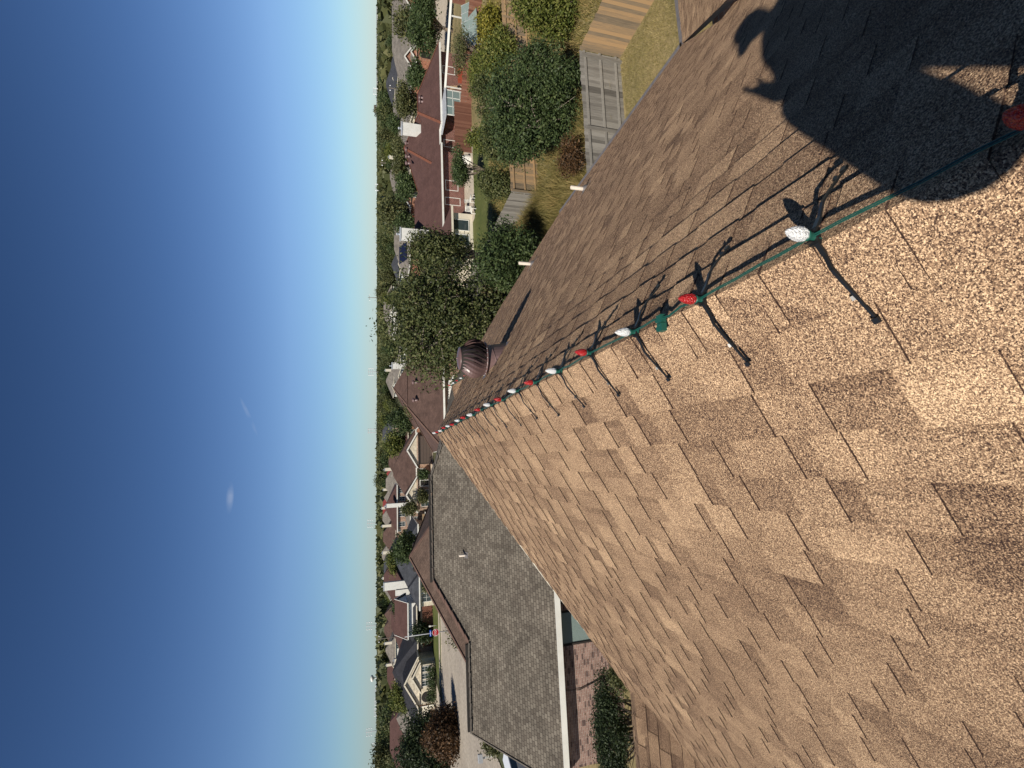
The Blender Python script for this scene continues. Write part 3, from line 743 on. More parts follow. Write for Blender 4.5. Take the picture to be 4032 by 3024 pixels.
# --- the grey roofed house next door
t = house_at('neighbour_house', 'brown brick house next door with a mottled grey shingle roof', 0, 0)
E_ = 2.9
F_ = [(-11.95,18.2,E_),(5,18.2,E_),(5,21.84,5.01),(-.63,24.9,6.79),(-5.8,24.9,6.79),(-8.1,22.65,5.48),(-11.8,22.65,5.48)]
r = MB(); r.slab(F_, .12)
r.slab([(-.63,24.9,6.79),(5,21.84,5.01),(5,27.96,5.01)], .12)
r.slab([(5,27.96,5.01),(5,31.6,E_),(-12.5,31.6,E_),(-5.8,24.9,6.79),(-.63,24.9,6.79)], .12)
r.slab([(-5.8,24.9,6.79),(-12.5,31.6,E_),(-12.5,27.1,E_),(-8.1,22.65,5.48)], .12)
r.slab([(-8.1,22.65,5.48),(-12.5,27.1,E_),(-12.0,27.1,E_),(-11.8,22.65,5.48)], .12)
r.build('roof', M['roof_grey'], t)
c = MB()
def capline(a, b, mt, n=None, wd=.32):
    a, b = Vector(a), Vector(b); n = int((b-a).length/.3); m_ = MB()
    for i in range(n): m_.bar(a+(b-a)*(i/n)+Vector((0,0,.02+.012*(i%2))), a+(b-a)*((i+1)/n)+Vector((0,0,.045+.012*(i%2))), wd, .03, tone=random.random())
    m_.build('ridge_cap', M[mt], t)
capline((-5.8,24.9,6.79), (-.63,24.9,6.79), 'cap_grey'); capline((-.63,24.9,6.79), (5,21.84,5.01), 'cap_grey')
capline((-5.8,24.9,6.79), (-8.1,22.65,5.48), 'cap_brown'); capline((-8.1,22.65,5.48), (-11.8,22.65,5.48), 'cap_grey')
c = MB(); c.bar((-5.9,24.98,6.88), (-.6,24.98,6.88), .12, .12); c.build('ridge_vent', M['dark'], t); c = MB(); c.bar((-8.2,22.75,5.58), (-11.8,22.75,5.58), .12, .12); c.build('ridge_vent', M['dark'], t)
c = MB(); c.bar((-11.98,18.18,2.80), (5,18.18,2.80), .13, .20); c.build('gutter', M['white'], t)
c = MB(); c.poly([(-12,18.2,2.76),(-12,31.5,2.76),(5,31.5,2.76),(5,18.2,2.76)]); c.build('soffit', M['cream'], t)
c = MB(); c.bar((-11.97,18.2,2.84),(-11.85,22.65,5.40),.05,.2); c.build('fascia', M['cap_grey'], t); c = MB(); c.bar((-11.85,22.65,5.40),(-12.0,27.1,2.84),.05,.2); c.build('fascia', M['cap_grey'], t)
c = MB(); yw = 18.68
for a, b in (((-11.7,yw),(4.7,yw)), ((4.7,yw),(4.7,31.2)), ((4.7,31.2),(-11.7,31.2)), ((-11.7,31.2),(-11.7,yw))): c.poly([(*a,0),(*b,0),(*b,2.82),(*a,2.82)])
c.poly([(-11.7,27,2.8),(-11.7,yw,2.8),(-11.7,22.65,5.3)][::1])
c.build('wall', M['brick_mix'], t)
window(t, -6.70, yw, .55, 1.15, 2.15, frame='dark', pane='shade', nx=1, ny=1)
window(t, -5.2, yw, .55, 1.0, 2.15, frame='dark', pane='glass', nx=1, ny=2)
c = MB(); c.tube([(-8.9,yw-.03,2.7),(-9.0,yw-.04,1.9),(-8.7,yw-.03,.8),(-8.75,yw-.03,.0)], .018, 6); c.build('cable', M['dark'], t)
q_ = Yp(1823,2186, 22.0); z_ = -6.6+.58*0
pp = None
d_ = ray(1836, 2186); tt_ = (-6.6-.58*18.2)/(d_.z-.58*d_.y); q_ = d_*tt_
roof_pipe(0, 0, .34, 'vent pipe with square flashing on the grey shingle roof next door', None, .05, zf=lambda x: 0, slope=(0,-.58)).location = q_

# --- hipped brown roof right behind it
t = house_at('hipped_house', 'brown hipped roof house just beyond the grey roof ridge', 0, 0)
block(t, -15.5, -1, 37.5, 52, 2.7, .55, roof='roof_brown', wall='brick_tan', cap='cap_brown', ins=1.0)
roofvent(t, -7.5, 46.5, 5.9, 'dark'); roofvent(t, -9.6, 46.2, 5.9, 'dark')
# --- C: brown roof in the middle with the white patio cover
t = house_at('patio_cover_house', 'brown shingled house with a white corrugated patio cover and two turbine vents', 0, 0)
A, B = block(t, 1.2, 20, 49.8, 60, 2.7, .67, roof='roof_choc', wall='brick_tan', cap='cap_brown', e1='gable')
c = MB()
for i in range(16):
    x = 4.0+i*.28; c.box((x,46.3,2.10+.0),(x+.14,49.7,2.16)); c.box((x+.14,46.3,2.05),(x+.28,49.7,2.10))
c.build('patio_cover', M['white'], t)
for x in (4.2, 8.2):
    c = MB(); c.box((x,46.4,0),(x+.12,46.52,2.05)); c.build('post', M['white'], t)
for k, x in enumerate((6.9, 8.9)): roofvent(t, x, 53.2, 5.3)
window(t, 6, 50.3, .9, 1.6, 1.2)
# --- D behind C
t = house_at('chimney_house', 'dark brown roofed house with a white chimney beyond the two turbine vents', 0, 0)
block(t, 6, 19, 74, 88, 2.7, .58, roof='roof_choc', wall='brick_tan', cap='cap_brown')
block(t, 8.6, 12.6, 71, 80, 2.9, .7, axis='y', e0='gable', e1='hip', roof='roof_choc', wall='brick_tan')
block(t, 13.5, 18.5, 70.5, 80, 2.9, .6, axis='y', e0='gable', e1='hip', roof='roof_choc', wall='brick_tan')
chimney(t, 16.8, 83, 3, 7.0, 1.0, .8)
# --- E: garage house
t = house_at('garage_house', 'chocolate roofed house with two pale stone gables and brown garage doors', 0, 0)
block(t, -8.8, 6, 88, 101, 2.7, .58, roof='roof_choc', wall='brick_tan')
block(t, -.9, 5.2, 84.5, 93, 2.7, .58, axis='y', e0='gable', e1='hip', roof='roof_choc', wall='brick_tan', wallgable='stone')
block(t, -8.6, -2.4, 85.8, 94, 2.7, .62, axis='y', e0='gable', e1='hip', roof='roof_choc', wall='brick_tan', wallgable='stone')
door(t, 2.2, 84.78, 4.7, 2.15); 
window(t, -5.2, 86.1, .7, .7, 1.3, nx=1); window(t, -6.2, 86.1, .7, .7, 1.3, nx=1); window(t, -7.2, 86.1, .7, .7, 1.3, nx=1)
door(t, -3.6, 86.08, .9, 2.1, 'dark', panels=1)
window(t, -1.6, 88.45, .9, .9, 1.3)
# --- F: two storeys with tall white chimney
t = house_at('two_storey_house', 'two storey brick house with a tall white chimney and a row of square windows', 0, 0)
block(t, -14.6, -4.6, 108, 118, 5.3, .5, roof='roof_red', wall='brick_tan', zb=0)
block(t, -14.2, -8.0, 104, 108.6, 2.8, .32, roof='roof_lightgrey', wall='brick_tan')
chimney(t, -8.85, 107.6, 0, 7.6, .85, .7)
for x in (-5.9, -7.6, -9.9, -10.9, -13.0): window(t, x, 108.5, 3.6, .85, 1.2, nx=2)
window(t, -12, 104.5, .8, 1.4, 1.2); window(t, -6.5, 108.5, .8, 1.4, 1.2)
# --- G: slate roof
t = house_at('slate_house', 'slate blue roofed house with a bright front window beyond the lawn', 0, 0)
block(t, -24.5, -10.5, 86, 99.5, 2.7, .52, roof='roof_slate', wall='stone')
block(t, -24.3, -18.5, 84.6, 92, 2.7, .55, axis='y', e0='hip', e1='hip', roof='roof_slate', wall='stone')
for x in (-22.4, -20.6): window(t, x, 85.1, .7, 1.3, 1.5)
t = house_at('tall_chimney_house', 'dark red roof with a stepped white chimney behind the slate roof', 0, 0)
block(t, -32, -17, 104, 117, 4.0, .62, roof='roof_red', wall='brick_tan')
chimney(t, -24.2, 103.4, 0, 8.2, 1.5, .9); chimney(t, -25.6, 103.2, 0, 6.0, 1.1, .8, cap=False)
t = house_at('sided_house', 'small rusty roofed house with white lap siding beside the slate roof', 0, 0)
block(t, -31, -24.8, 92, 99, 4.2, .6, axis='x', e0='gable', e1='gable', roof='roof_red', wall='white', wallgable='white')
# --- H: charcoal roof with stone gable
t = house_at('stone_gable_house', 'charcoal roofed house with a pale stone gable and arched entry across the street', 0, 0)
block(t, -46, -30.5, 90, 106, 2.7, .5, roof='roof_black', wall='brick_tan', trim='cream')
block(t, -32.5, -25.2, 91.5, 103, 2.7, .5, roof='roof_black', wall='dark', trim='cream')  # dark wall colour stands in for the shade on this part
block(t, -40.4, -32.3, 87.2, 96, 2.8, .58, axis='y', e0='gable', e1='hip', roof='roof_black', wall='stone', wallgable='stone', trim='cream')
block(t, -37.6, -32.9, 86.3, 90, 2.55, .58, axis='y', e0='gable', e1='hip', roof='roof_black', wall='stone', wallgable='stone', trim='cream')
for x in (-34.1, -35.2, -36.3): window(t, x, 86.6, .75, .75, 1.5, frame='white', pane='glass', nx=2, ny=3)
a_ = MB()
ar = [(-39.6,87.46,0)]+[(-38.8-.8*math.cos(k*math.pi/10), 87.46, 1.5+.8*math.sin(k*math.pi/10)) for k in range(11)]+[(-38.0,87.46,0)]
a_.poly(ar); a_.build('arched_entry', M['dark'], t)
door(t, -43.4, 90.44, 3.6, 2.2, 'cream'); window(t, -31.3, 90.45, .9, .8, 1.0)
# --- red house complex on the right
t = house_at('long_red_roof_house', 'long house with dark red roof, rust ridge caps and two white chimneys', 0, 0)
block(t, 32.3, 45.0, 48.2, 61.0, 2.7, .55, roof='roof_red', wall='brick_red', cap='cap_red')
block(t, 37, 47.2, 47.0, 54.8, 2.68, .55, roof='roof_red', wall='brick_red', cap='cap_red', oh=.6)
block(t, 19.5, 35, 47.6, 57.0, 2.66, .55, roof='roof_red', wall='brick_red', cap=None, oh=.6)
block(t, 18.8, 25.4, 43.8, 52, 2.3, .42, axis='y', e0='hip', e1='hip', roof='roof_red', wall='cream', trim='cream')
chimney(t, 39.2, 51.8, 3.6, 6.7, 1.05, .9, 'white', True); chimney(t, 25.0, 50.2, 3.0, 7.05, 1.1, .9, 'white', True)
window(t, 30.3, 48.25, .8, 1.1, 1.3); window(t, 34.1, 48.75, .7, .8, 1.4); window(t, 35.8, 48.75, .7, .8, 1.4); window(t, 33.0, 48.75, .7, .7, 1.4)
window(t, 44.3, 47.65, .9, .9, 1.3, nx=1); window(t, 28.4, 48.25, .6, .8, 1.6)
for x in (20.6, 22.0, 23.6): window(t, x, 44.3, .5, 1.1, 1.6, nx=1, ny=1)
c = MB(); c.box((36.4,44.9,2.35),(39.6,48.2,2.50)); c.build('porch_roof', M['trimgrey'], t)
c = MB()
for x in (36.5, 37.5, 38.5, 39.45): c.box((x,45.0,0),(x+.08,45.08,2.35))
for z in (.05, .8, 1.6): c.box((36.5,45.0,z),(39.5,45.06,z+.05))
c.build('porch_frame', M['white'], t)
c = MB(); c.box((36.6,45.02,.1),(39.4,45.04,2.3)); c.build('porch_screen', M['shade'], t)
for k in range(4): roofvent(t, 36.2+k*.9, 53.9, 5.75)
for k in range(2): roofvent(t, 41.7+k*.5, 50.0, 4.4)
# --- long white pergola beam in front of the red house, and what stands under it
t = thing('pergola', 'long white pergola beam on posts before the red brick wall', 'pergola', (0,0,GZ))
c = MB(); c.bar((39.9,45.6,2.35),(49.5,36.5,2.35),.14,.22); c.build('beam', M['white'], t)
for x, y in ((40.1,45.3),(44.6,41.1),(49.3,36.7)):
    c = MB(); c.box((x,y,0),(x+.1,y+.1,2.3)); c.build('post', M['white'], t)
t = thing('carport', 'dark flat carport roof with a thick white edge at the right', 'carport', (0,0,GZ))
c = MB(); c.box((41.5,30,2.35),(54,36.5,2.5)); c.build('roof', M['dark'], t)
c = MB(); c.bar((41.5,30,2.4),(54,30,2.4),.1,.4); c.bar((41.5,30,2.4),(41.5,36.5,2.4),.1,.2); c.build('fascia', M['white'], t)
for x, y in ((41.8,30.3),(41.8,36.2),(53.6,30.3),(53.6,36.2),(47.5,30.3)):
    c = MB(); c.box((x,y,0),(x+.1,y+.1,2.35)); c.build('post', M['white'], t)
# grey panels leaning in a frame
t = thing('panel_rack', 'rack of shiny pale blue glass panels behind the vine covered fence', 'panel rack', (38.2,37.4,GZ)); c = MB()
for i in range(5):
    c.slab([(i*.95,0,.5),(i*.95+.9,-.1,.5),(i*.95+.9,.9,1.7),(i*.95,1.0,1.7)], .03)
c.build('panel', M['shade'], t); c = MB()
for i in range(6): c.bar((i*.95-.03,-.05,.45),(i*.95-.03,.97,1.75),.05,.06)
for k in range(5): c.bar((-.05,.25*k-.03,.5+.3*k),(4.8,.25*k-.03,.5+.3*k),.03,.04)
for x in (0,4.7): c.bar((x,.9,0),(x,.9,1.7),.06,.06); c.bar((x,0,0),(x,0,.5),.06,.06)
c.build('frame', M['metal'], t)
t = thing('plastic_bin', 'turquoise plastic bin outside the screened porch', 'bin', (36.2,43.9,GZ)); c = MB()
c.poly([(0,0,0),(1.3,0,0),(1.4,0,.8),(-.1,0,.8)]); c.poly([(1.3,0,0),(1.3,.8,0),(1.4,.8,.8),(1.4,0,.8)]); c.poly([(1.3,.8,0),(0,.8,0),(-.1,.8,.8),(1.4,.8,.8)]); c.poly([(0,.8,0),(0,0,0),(-.1,0,.8),(-.1,.8,.8)])
c.build('body', M['teal'], t); c = MB(); c.slab([(-.15,-.06,.84),(1.45,-.06,.84),(1.3,.4,1.0),(0,.4,1.0)], .04); c.slab([(-.15,.86,.84),(1.45,.86,.84),(1.3,.4,1.0),(0,.4,1.0)], .04); c.build('lid', M['teal'], t)
t = thing('timber_stack', 'stack of bright timber leaning on the red brick wall', 'timber', (40.6,46.9,GZ)); r_ = random.Random(4)
for k in range(7):
    c = MB(); x = r_.uniform(0,1.3); c.bar((x,r_.uniform(-.3,0),0),(x+r_.uniform(-.5,.5),.4,r_.uniform(1.3,2.0)),.14,.05); c.build('plank', M['wood_tan'], t)
t = thing('shed_panel', 'rust red panel standing at the corner of the brick wall', 'panel', (39.6,43.9,GZ)); c = MB(); c.box((0,0,0),(1.9,.08,1.2)); 
for k in range(5): c.box((.3+k*.35,-.03,0),(.34+k*.35,0,1.2))
c.build('panel', M['red_awning'], t)
def patio_chair(loc, rz, label):
    t = thing('patio_chair', label, 'chair', loc, rz, 'patio chairs by the cream wall')
    c = MB(); c.box((-.28,-.28,.38),(.28,.28,.44)); c.build('seat', M['white'], t)
    c = MB()
    for k in range(5): c.bar((-.24+.12*k,.26,.42),(-.24+.12*k,.34,.95),.05,.02)
    c.bar((-.28,.34,.95),(.28,.34,.95),.04,.06); c.build('backrest', M['white'], t)
    for x in (-.25,.25):
        for y in (-.25,.25):
            c = MB(); c.bar((x,y,0),(x,y,.4),.05,.05); c.build('leg', M['white'], t)
patio_chair((25.8,42.9,GZ+.08), .5, 'white patio chair nearest the turquoise window of the cream wall'); patio_chair((24.4,42.6,GZ+.08), -.8, 'white patio chair farther left before the cream wall')
t = thing('patio_umbrella', 'white folded cover standing at the right end of the patio', 'cover', (31.0,44.3,GZ+.08)); c = MB()
c.lathe([(.45,0),(.5,.3),(.42,.8),(.3,1.15),(.08,1.3),(0,1.31)], n=10); c.build('cover', M['white'], t)
# solar house
t = house_at('solar_house', 'grey roofed brick house with dark solar panels behind the left chimney', 0, 0)
block(t, 42, 60, 98, 110, 2.7, .5, roof='roof_lightgrey', wall='brick_orange'); block(t, 53, 59.5, 94, 102, 2.7, .6, axis='y', e0='gable', roof='roof_lightgrey', wall='brick_orange')
c = MB(); c.slab([(43.5,98.8,3.2),(47.5,98.8,3.2),(47.5,101.6,4.6),(43.5,101.6,4.6)], -.1); c.build('solar_panel', M['solar'], t)
window(t, 56.2, 94.28, 1, 1.2, 1.3)
c = MB(); c.slab([(58.5,95,4.3),(61.5,95,3.4),(62,98,3.4),(59,98,5.0)], .02); tag(c.build('tarp', M['tarp'], None), 'pale blue tarp on the edge of the grey solar house roof', 'tarp'); bpy.data.objects['tarp'].location.z = GZ+.35
# top right grey house
t = house_at('arched_brick_house', 'light grey roofed brick house with an arched porch at the right edge', 0, 0)
A, B = block(t, 74, 104, 78, 96, 2.7, .42, roof='roof_lightgrey', wall='brick_orange')
block(t, 79, 87, 74.5, 84, 2.7, .55, axis='y', e0='gable', roof='roof_lightgrey', wall='brick_orange')
block(t, 71.5, 76.2, 78, 86, 3.2, .6, axis='y', e0='gable', roof='roof_lightgrey', wall='brick_orange')
block(t, 72.2, 75.3, 76.6, 80, 2.6, .6, axis='y', e0='gable', roof='roof_lightgrey', wall='brick_orange')
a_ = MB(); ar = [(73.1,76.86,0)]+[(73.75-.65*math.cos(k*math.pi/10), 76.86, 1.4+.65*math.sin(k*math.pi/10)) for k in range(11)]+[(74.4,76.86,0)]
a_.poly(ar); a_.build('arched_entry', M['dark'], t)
# --- smaller houses farther off, each its own thing
def far_house(px, py, dist, wx, roof, wall, label, ch=False, storey=1, dpt=11, gable=False):
    d = ray(px, py); ze = 2.7*storey+(.3 if storey > 1 else 0)
    P = d*dist; hgt = P.z-GZ; pitch = max(.35, min(.8, (hgt-ze)/(dpt/2)))
    t = house_at('distant_house', label, P.x, P.y, None)
    block(t, -wx/2, wx/2, -dpt/2, dpt/2, max(2.4, min(ze, hgt-dpt/2*.35)), pitch, roof=roof, wall=wall, trim='cream', e0='gable' if gable else 'hip', e1='gable' if gable else 'hip')
    block(t, -wx*.45, -wx*.12, -dpt/2-2, 1, 2.6*storey, pitch*.9, axis='y', e0='gable', roof=roof, wall=wall, trim='cream')
    window(t, wx*.2, -dpt/2+.45, .8, 1.4, 1.3); window(t, wx*.35, -dpt/2+.45, .8, 1.0, 1.3)
    if ch: chimney(t, wx*.3, -dpt*.3, 2, hgt+.45, .95, .8, 'cream')
    return t
far = [
 (1540,2445,128,17,'roof_red','brick_orange','brown roof house rising behind the charcoal roof, nearest the stop sign pole',False,1,14),
 (1556,2640,135,13,'roof_lightgrey','white','pale grey roofed house with white gable directly behind the charcoal roof',True,1,11),
 (1535,2900,110,20,'roof_red','brick_tan','dark red roof low behind the trees at the far left edge',False,1,14),
 (1560,2830,105,8,'roof_lightgrey','cream','small pale roof between the left trees',False,1,10),
 (1524,2655,190,16,'roof_red','brick_tan','dark red roof with white trim under the water tower',True,1,12),
 (1518,2560,185,12,'roof_lightgrey','white','pale grey roof with a white chimney left of the stop sign pole',True,1,11),
 (1512,2480,210,14,'roof_choc','brick_tan','brown roof low on the skyline above the stop sign',False,1,12),
 (1513,2420,170,11,'roof_choc','brick_tan','dark brown roof among trees right of the stop sign pole',False,1,12),
 (1509,2310,200,14,'roof_lightgrey','white','pale grey roof with white gable over the tall white chimney',True,1,12),
 (1511,2230,160,17,'roof_slate','brick_tan','blue grey roof with a white chimney among dark trees',True,1,13),
 (1504,2185,230,15,'roof_lightgrey','white','light grey roof low on the skyline above the hipped roof',False,1,12),
 (1508,2115,180,15,'roof_choc','brick_tan','brown roof with white chimney left of the two storey house',True,1,12),
 (1506,2040,190,14,'roof_lightgrey','brick_tan','grey roof just above the two storey roof',True,1,12),
 (1507,2002,230,18,'roof_crimson','brick_orange','bright crimson roof on the skyline above the tall white chimney',False,1,12),
 (1512,1960,205,12,'roof_lightgrey','white','pale roof with white gable right of the crimson roof',True,1,12),
 (1519,1905,150,15,'roof_lightgrey','cream','light grey roof above the second stone gable',True,1,12),
 (1521,1865,165,12,'roof_crimson','brick_orange','muted crimson roof behind the chocolate roof',False,1,12),
 (1530,1818,140,14,'roof_choc','brick_tan','dark brown roof hidden right behind the chocolate roof ridge',False,1,12),
 (1560,1778,112,12,'roof_red','brick_orange','rust red roof just behind the first stone gable',False,1,12),
 (1506,1712,210,16,'roof_slate','brick_tan','blue grey roof near the paired power pole',False,1,12),
 (1520,1500,200,13,'roof_lightgrey','white','pale roof above the white chimney among trees',True,1,12),
 (1545,1455,150,13,'roof_lightgrey','white','small grey roof with white trim left of the big tree top',False,1,12),
 (1510,1215,230,20,'roof_lightgrey','white','long white walled building seen over the big tree',False,1,12),
 (1515,1280,250,16,'roof_lightgrey','white','white building low over the right half of the big tree',False,1,12),
 (1540,1042,150,9,'roof_slate','white','small blue roof peeking over the big tree',False,1,10),
 (1535,690,170,15,'roof_lightgrey','white','grey roof with bright white wall behind the dark red roof',True,1,13),
 (1576,505,98,14,'roof_lightgrey','cream','grey roof with white gable edge right behind the right chimney',False,1,11),
 (1558,425,150,14,'roof_lightgrey','cream','tan grey roof among the trees above the red roof cap',False,1,12),
 (1545,260,170,14,'roof_slate','brick_tan','dark roof in the trees above the brick gables',False,1,12),
 (1520,330,190,14,'roof_slate','cream','blue grey roof low among the trees at the right',False,1,12),
 (1530,90,230,12,'roof_lightgrey','white','small pale building in the trees at the right edge',False,1,12),
]
for f_ in far: far_house(*f_[:7], ch=f_[7], storey=f_[8], dpt=f_[9])
for px, py, dist, wx, lab in ((1486,90,1100,90,'long white warehouse at the right end of the skyline'),(1488,230,1200,120,'white warehouse with flat roof right of the grey tank'),(1489,360,1300,100,'flat white building on the skyline above the grey chimney stack'),(1488,480,1400,80,'low pale building on the skyline above the right chimney'),(1486,2740,900,26,'white hall on the skyline left of the water tower')):
    P = G(1497,py)*1.0; P = ray(px, py)*dist; t = thing('warehouse', lab, 'building', (P.x,P.y,GZ)); c = MB(); c.box((-wx/2,0,0),(wx/2,30,9.5)); c.build('wall', M['white'], t)
    c = MB(); c.box((-wx/2-.5,-.5,9.5),(wx/2+.5,30.5,10.2)); c.build('roof', M['trimgrey'], t)
    for k in range(5):
        c = MB(); c.box((-wx*.4+k*wx*.18,-.2,0),(-wx*.34+k*wx*.18,0,5)); c.build('dock_door', M['shade'], t)

# ------------------------------------------------------------------ fences
def fence(a, b, name, label, matn, h=1.83, side=1, posts=2.4, rails=True, seed=1, railside=1, group=None, gapy=0.0):
    """board fence from a to b (world xy); rails and posts on the railside"""
    r = random.Random(seed); a, b = Vector((a[0],a[1],0)), Vector((b[0],b[1],0)); d = (b-a); Ln = d.length; d.normalize()
    n = Vector((-d.y, d.x, 0))*railside
    t = thing(name, label, 'fence', (0,0,GZ), 0, group)
    bd = MB(); x = 0
    while x < Ln:
        wd = min(.138, Ln-x); hh = h+r.uniform(-.02,.02); tl = r.gauss(.45,.2); off = n*r.uniform(-.004,.004); ln = r.uniform(-.008,.008)
        p, q = a+d*x+off, a+d*(x+wd)+off
        P = [p, q, q+d*ln+Vector((0,0,hh)), p+d*ln+Vector((0,0,hh))]; Q = [v-n*.018 for v in P]
        up = 1 if railside > 0 else -1
        for fc in ([P[0],P[1],P[2],P[3]], [Q[3],Q[2],Q[1],Q[0]], [P[3],P[2],Q[2],Q[3]], [P[1],Q[1],Q[2],P[2]], [P[0],P[3],Q[3],Q[0]]): bd.poly(fc, tl)
        x += .142
    bd.build('boards', M[matn], t)
    if rails:
        for z in (.28, .95, 1.62):
            x = 0
            while x < Ln:
                e_ = min(x+posts, Ln); dz = r.uniform(-.025,.025)
                rl = MB(); rl.bar(a+d*x+n*.03+Vector((0,0,z+dz)), a+d*e_+n*.03+Vector((0,0,z+dz+r.uniform(-.02,.02))), .045, .085, (0,0,1), r.uniform(.5,.8)); rl.build('rail', M[matn], t); x = e_
        x = 0
        while x <= Ln+.01:
            ps = MB(); ps.bar(a+d*x+n*.09+Vector((0,0,-.05)), a+d*x+n*.10+Vector((0,0,h-.05)), .09, .09, (n.x,n.y,0), r.uniform(.2,.5)); ps.build('post', M[matn], t); x += posts
    return t
fence((9.3,14.95), (15.75,14.8), 'wood_fence', 'weathered grey board fence with three rails, right beyond our eave', 'wood_grey', railside=-1, posts=3.1, seed=2)
fence((15.8,14.8), (15.9,4.5), 'wood_fence', 'tan and grey streaked board fence running out of the frame at upper right', 'wood_tan', railside=1, seed=3)
fence((15.6,24.85), (15.6,46), 'wood_fence', 'long grey board fence half in the tree shadow past the weeds', 'wood_grey', railside=-1, seed=4)
fence((15.7,24.8), (31,24.9), 'wood_fence', 'tan board fence seen in gaps behind the dark oak', 'wood_tan', railside=-1, seed=5)
fence((31.2,43.4), (36.6,43.1), 'wood_fence', 'red stained board fence below the screened porch', 'wood_red', railside=-1, seed=6, rails=False)
fence((36.6,43.1), (45,34), 'wood_fence', 'low vine covered red fence beside the yellow green tree', 'wood_red', h=1.2, railside=-1, seed=7, rails=False)
fence((50,44.5), (62,38), 'wood_fence', 'red board fence between the pergola beam and the tan street', 'wood_red', railside=-1, seed=8, rails=False)
fence((38,25.5), (47,24.0), 'wood_fence', 'red board fence in front of the carport at the upper right', 'wood_red', h=1.9, railside=-1, seed=9, rails=False)
fence((-13.2,96), (-9.2,96), 'wood_fence', 'dark grey board fence below the row of square windows', 'wood_grey', railside=-1, seed=10, rails=False)
fence((-10.8,86.5), (-8.9,86.5), 'wood_fence', 'orange board gate beside the second stone gable', 'wood_tan', railside=-1, seed=11, rails=False)
fence((-31.5,89), (-24.8,89), 'wood_fence', 'dark red brown board fence in shade left of the white siding', 'wood_red', railside=-1, seed=12, rails=False)

# ------------------------------------------------------------------ trees and plants
def leaves(blobs, n, size, seed, droop=0.0, flat=0.0, cl=7, csz=None, upw=.35):
    r = np.random.RandomState(seed); B = np.array(blobs, dtype=float)      # x y z rx ry rz
    wv = (B[:,3]*B[:,4]*B[:,5])**.75; wv /= wv.sum()
    nc = max(1, n//cl); idx = r.choice(len(B), nc, p=wv)
    d = r.normal(size=(nc,3)); d /= np.linalg.norm(d,axis=1)[:,None]
    rad = (.45+.55*r.rand(nc)**.45)*(1+.10*r.normal(size=nc))
    cc = B[idx,:3]+d*B[idx,3:]*rad[:,None]
    cs = csz or size*2.0
    P = np.repeat(cc, cl, axis=0)+r.normal(size=(nc*cl,3))*cs*.55
    P[:,2] -= droop*np.abs(r.normal(size=nc*cl))*cs
    nn = r.normal(size=(nc*cl,3))+np.repeat(d, cl, axis=0)*.8; nn[:,2] += upw; nn /= np.linalg.norm(nn,axis=1)[:,None]
    t1 = np.cross(nn, r.normal(size=nn.shape)); t1 /= np.linalg.norm(t1,axis=1)[:,None]; t2 = np.cross(nn, t1)
    s1 = size*(.6+.8*r.rand(len(P)))[:,None]; s2 = s1*(.38+.25*r.rand(len(P)))[:,None]
    V = np.stack([P-t1*s1*.5, P+t2*s2*.5, P+t1*s1*.5, P-t2*s2*.5], axis=1).reshape(-1,3)
    Fq = np.arange(len(V)).reshape(-1,4)
    tone = np.clip(np.repeat(.5+.20*r.normal(size=nc), cl)+.18*r.normal(size=nc*cl), 0, 1)
    return V, Fq, tone
def limb_tree(mb, base, blobs, r0, seed, bare=0, split=.35):
    r = random.Random(seed); base = Vector(base)
    cz = sum(b[2] for b in blobs)/len(blobs); top = Vector((sum(b[0] for b in blobs)/len(blobs), sum(b[1] for b in blobs)/len(blobs), cz))
    fork = base+(top-base)*split
    mb.tube([base, base+(fork-base)*.5+Vector((r.uniform(-.1,.1),r.uniform(-.1,.1),0)), fork], [r0*1.25, r0*.95, r0*.8], 8)
    for b in blobs:
        e_ = Vector(b[:3])+Vector((0,0,b[5]*.3)); m_ = fork+(e_-fork)*.5+Vector((r.uniform(-.3,.3),r.uniform(-.3,.3),r.uniform(-.1,.4)))
        mb.tube([fork, m_, e_], [r0*.5, r0*.3, r0*.08], 6, cap=False)
        for k in range(3+bare):
            q = fork+(e_-fork)*r.uniform(.4,.95); dd = Vector((r.gauss(0,1),r.gauss(0,1),r.gauss(.2,.6))).normalized()*b[3]*r.uniform(.6,1.08)
            mb.tube([q, q+dd*.5+Vector((0,0,.1)), q+dd], [r0*.14, r0*.08, r0*.02], 5, cap=False)
def blobs_in(c, rx, ry, rz, n, seed, sub=(.34,.52), squash=1.0):
    r = random.Random(seed); out = []
    for k in range(n):
        while True:
            d = Vector((r.uniform(-1,1), r.uniform(-1,1), r.uniform(-1,1)))
            if .25 < d.length < 1: break
        f_ = r.uniform(*sub); q = d*(1-f_*.75)
        out.append((c[0]+q.x*rx, c[1]+q.y*ry, c[2]+q.z*rz, rx*f_, ry*f_, rz*f_*squash))
    return out
def tree_px(label, x0, x1, y0, y1, t_, mt, n, size, seed, nb=12, cat='tree', name='leafy_tree', bark='bark', bare=0, trunk=None, group=None, droop=0.0, depth=1.0, upw=.35):
    """tree whose crown spans the photo rows/columns x0..x1 (height) and y0..y1 (width) at depth t_"""
    c = ray((x0+x1)/2, (y0+y1)/2)*t_; rx = (y1-y0)/2*t_/FPX; rz = (x1-x0)/2*t_/FPX
    t = thing(name, label, cat, (c.x, c.y, GZ), 0, group); cz = c.z-GZ
    bl = blobs_in((0,0,cz), rx, rx*depth, rz, nb, seed)
    V, Fq, tn = leaves(bl, n, size, seed+1, droop, upw=upw)
    V[:,2] = np.maximum(V[:,2], .03)
    raw('crown', V, Fq, M[mt], t, tn)
    mb = MB(); limb_tree(mb, (0,0,-.05), bl, trunk or max(.05, rx*.075), seed, bare, .35 if cat == 'tree' else .1); mb.build('trunk', M[bark], t)
    return t
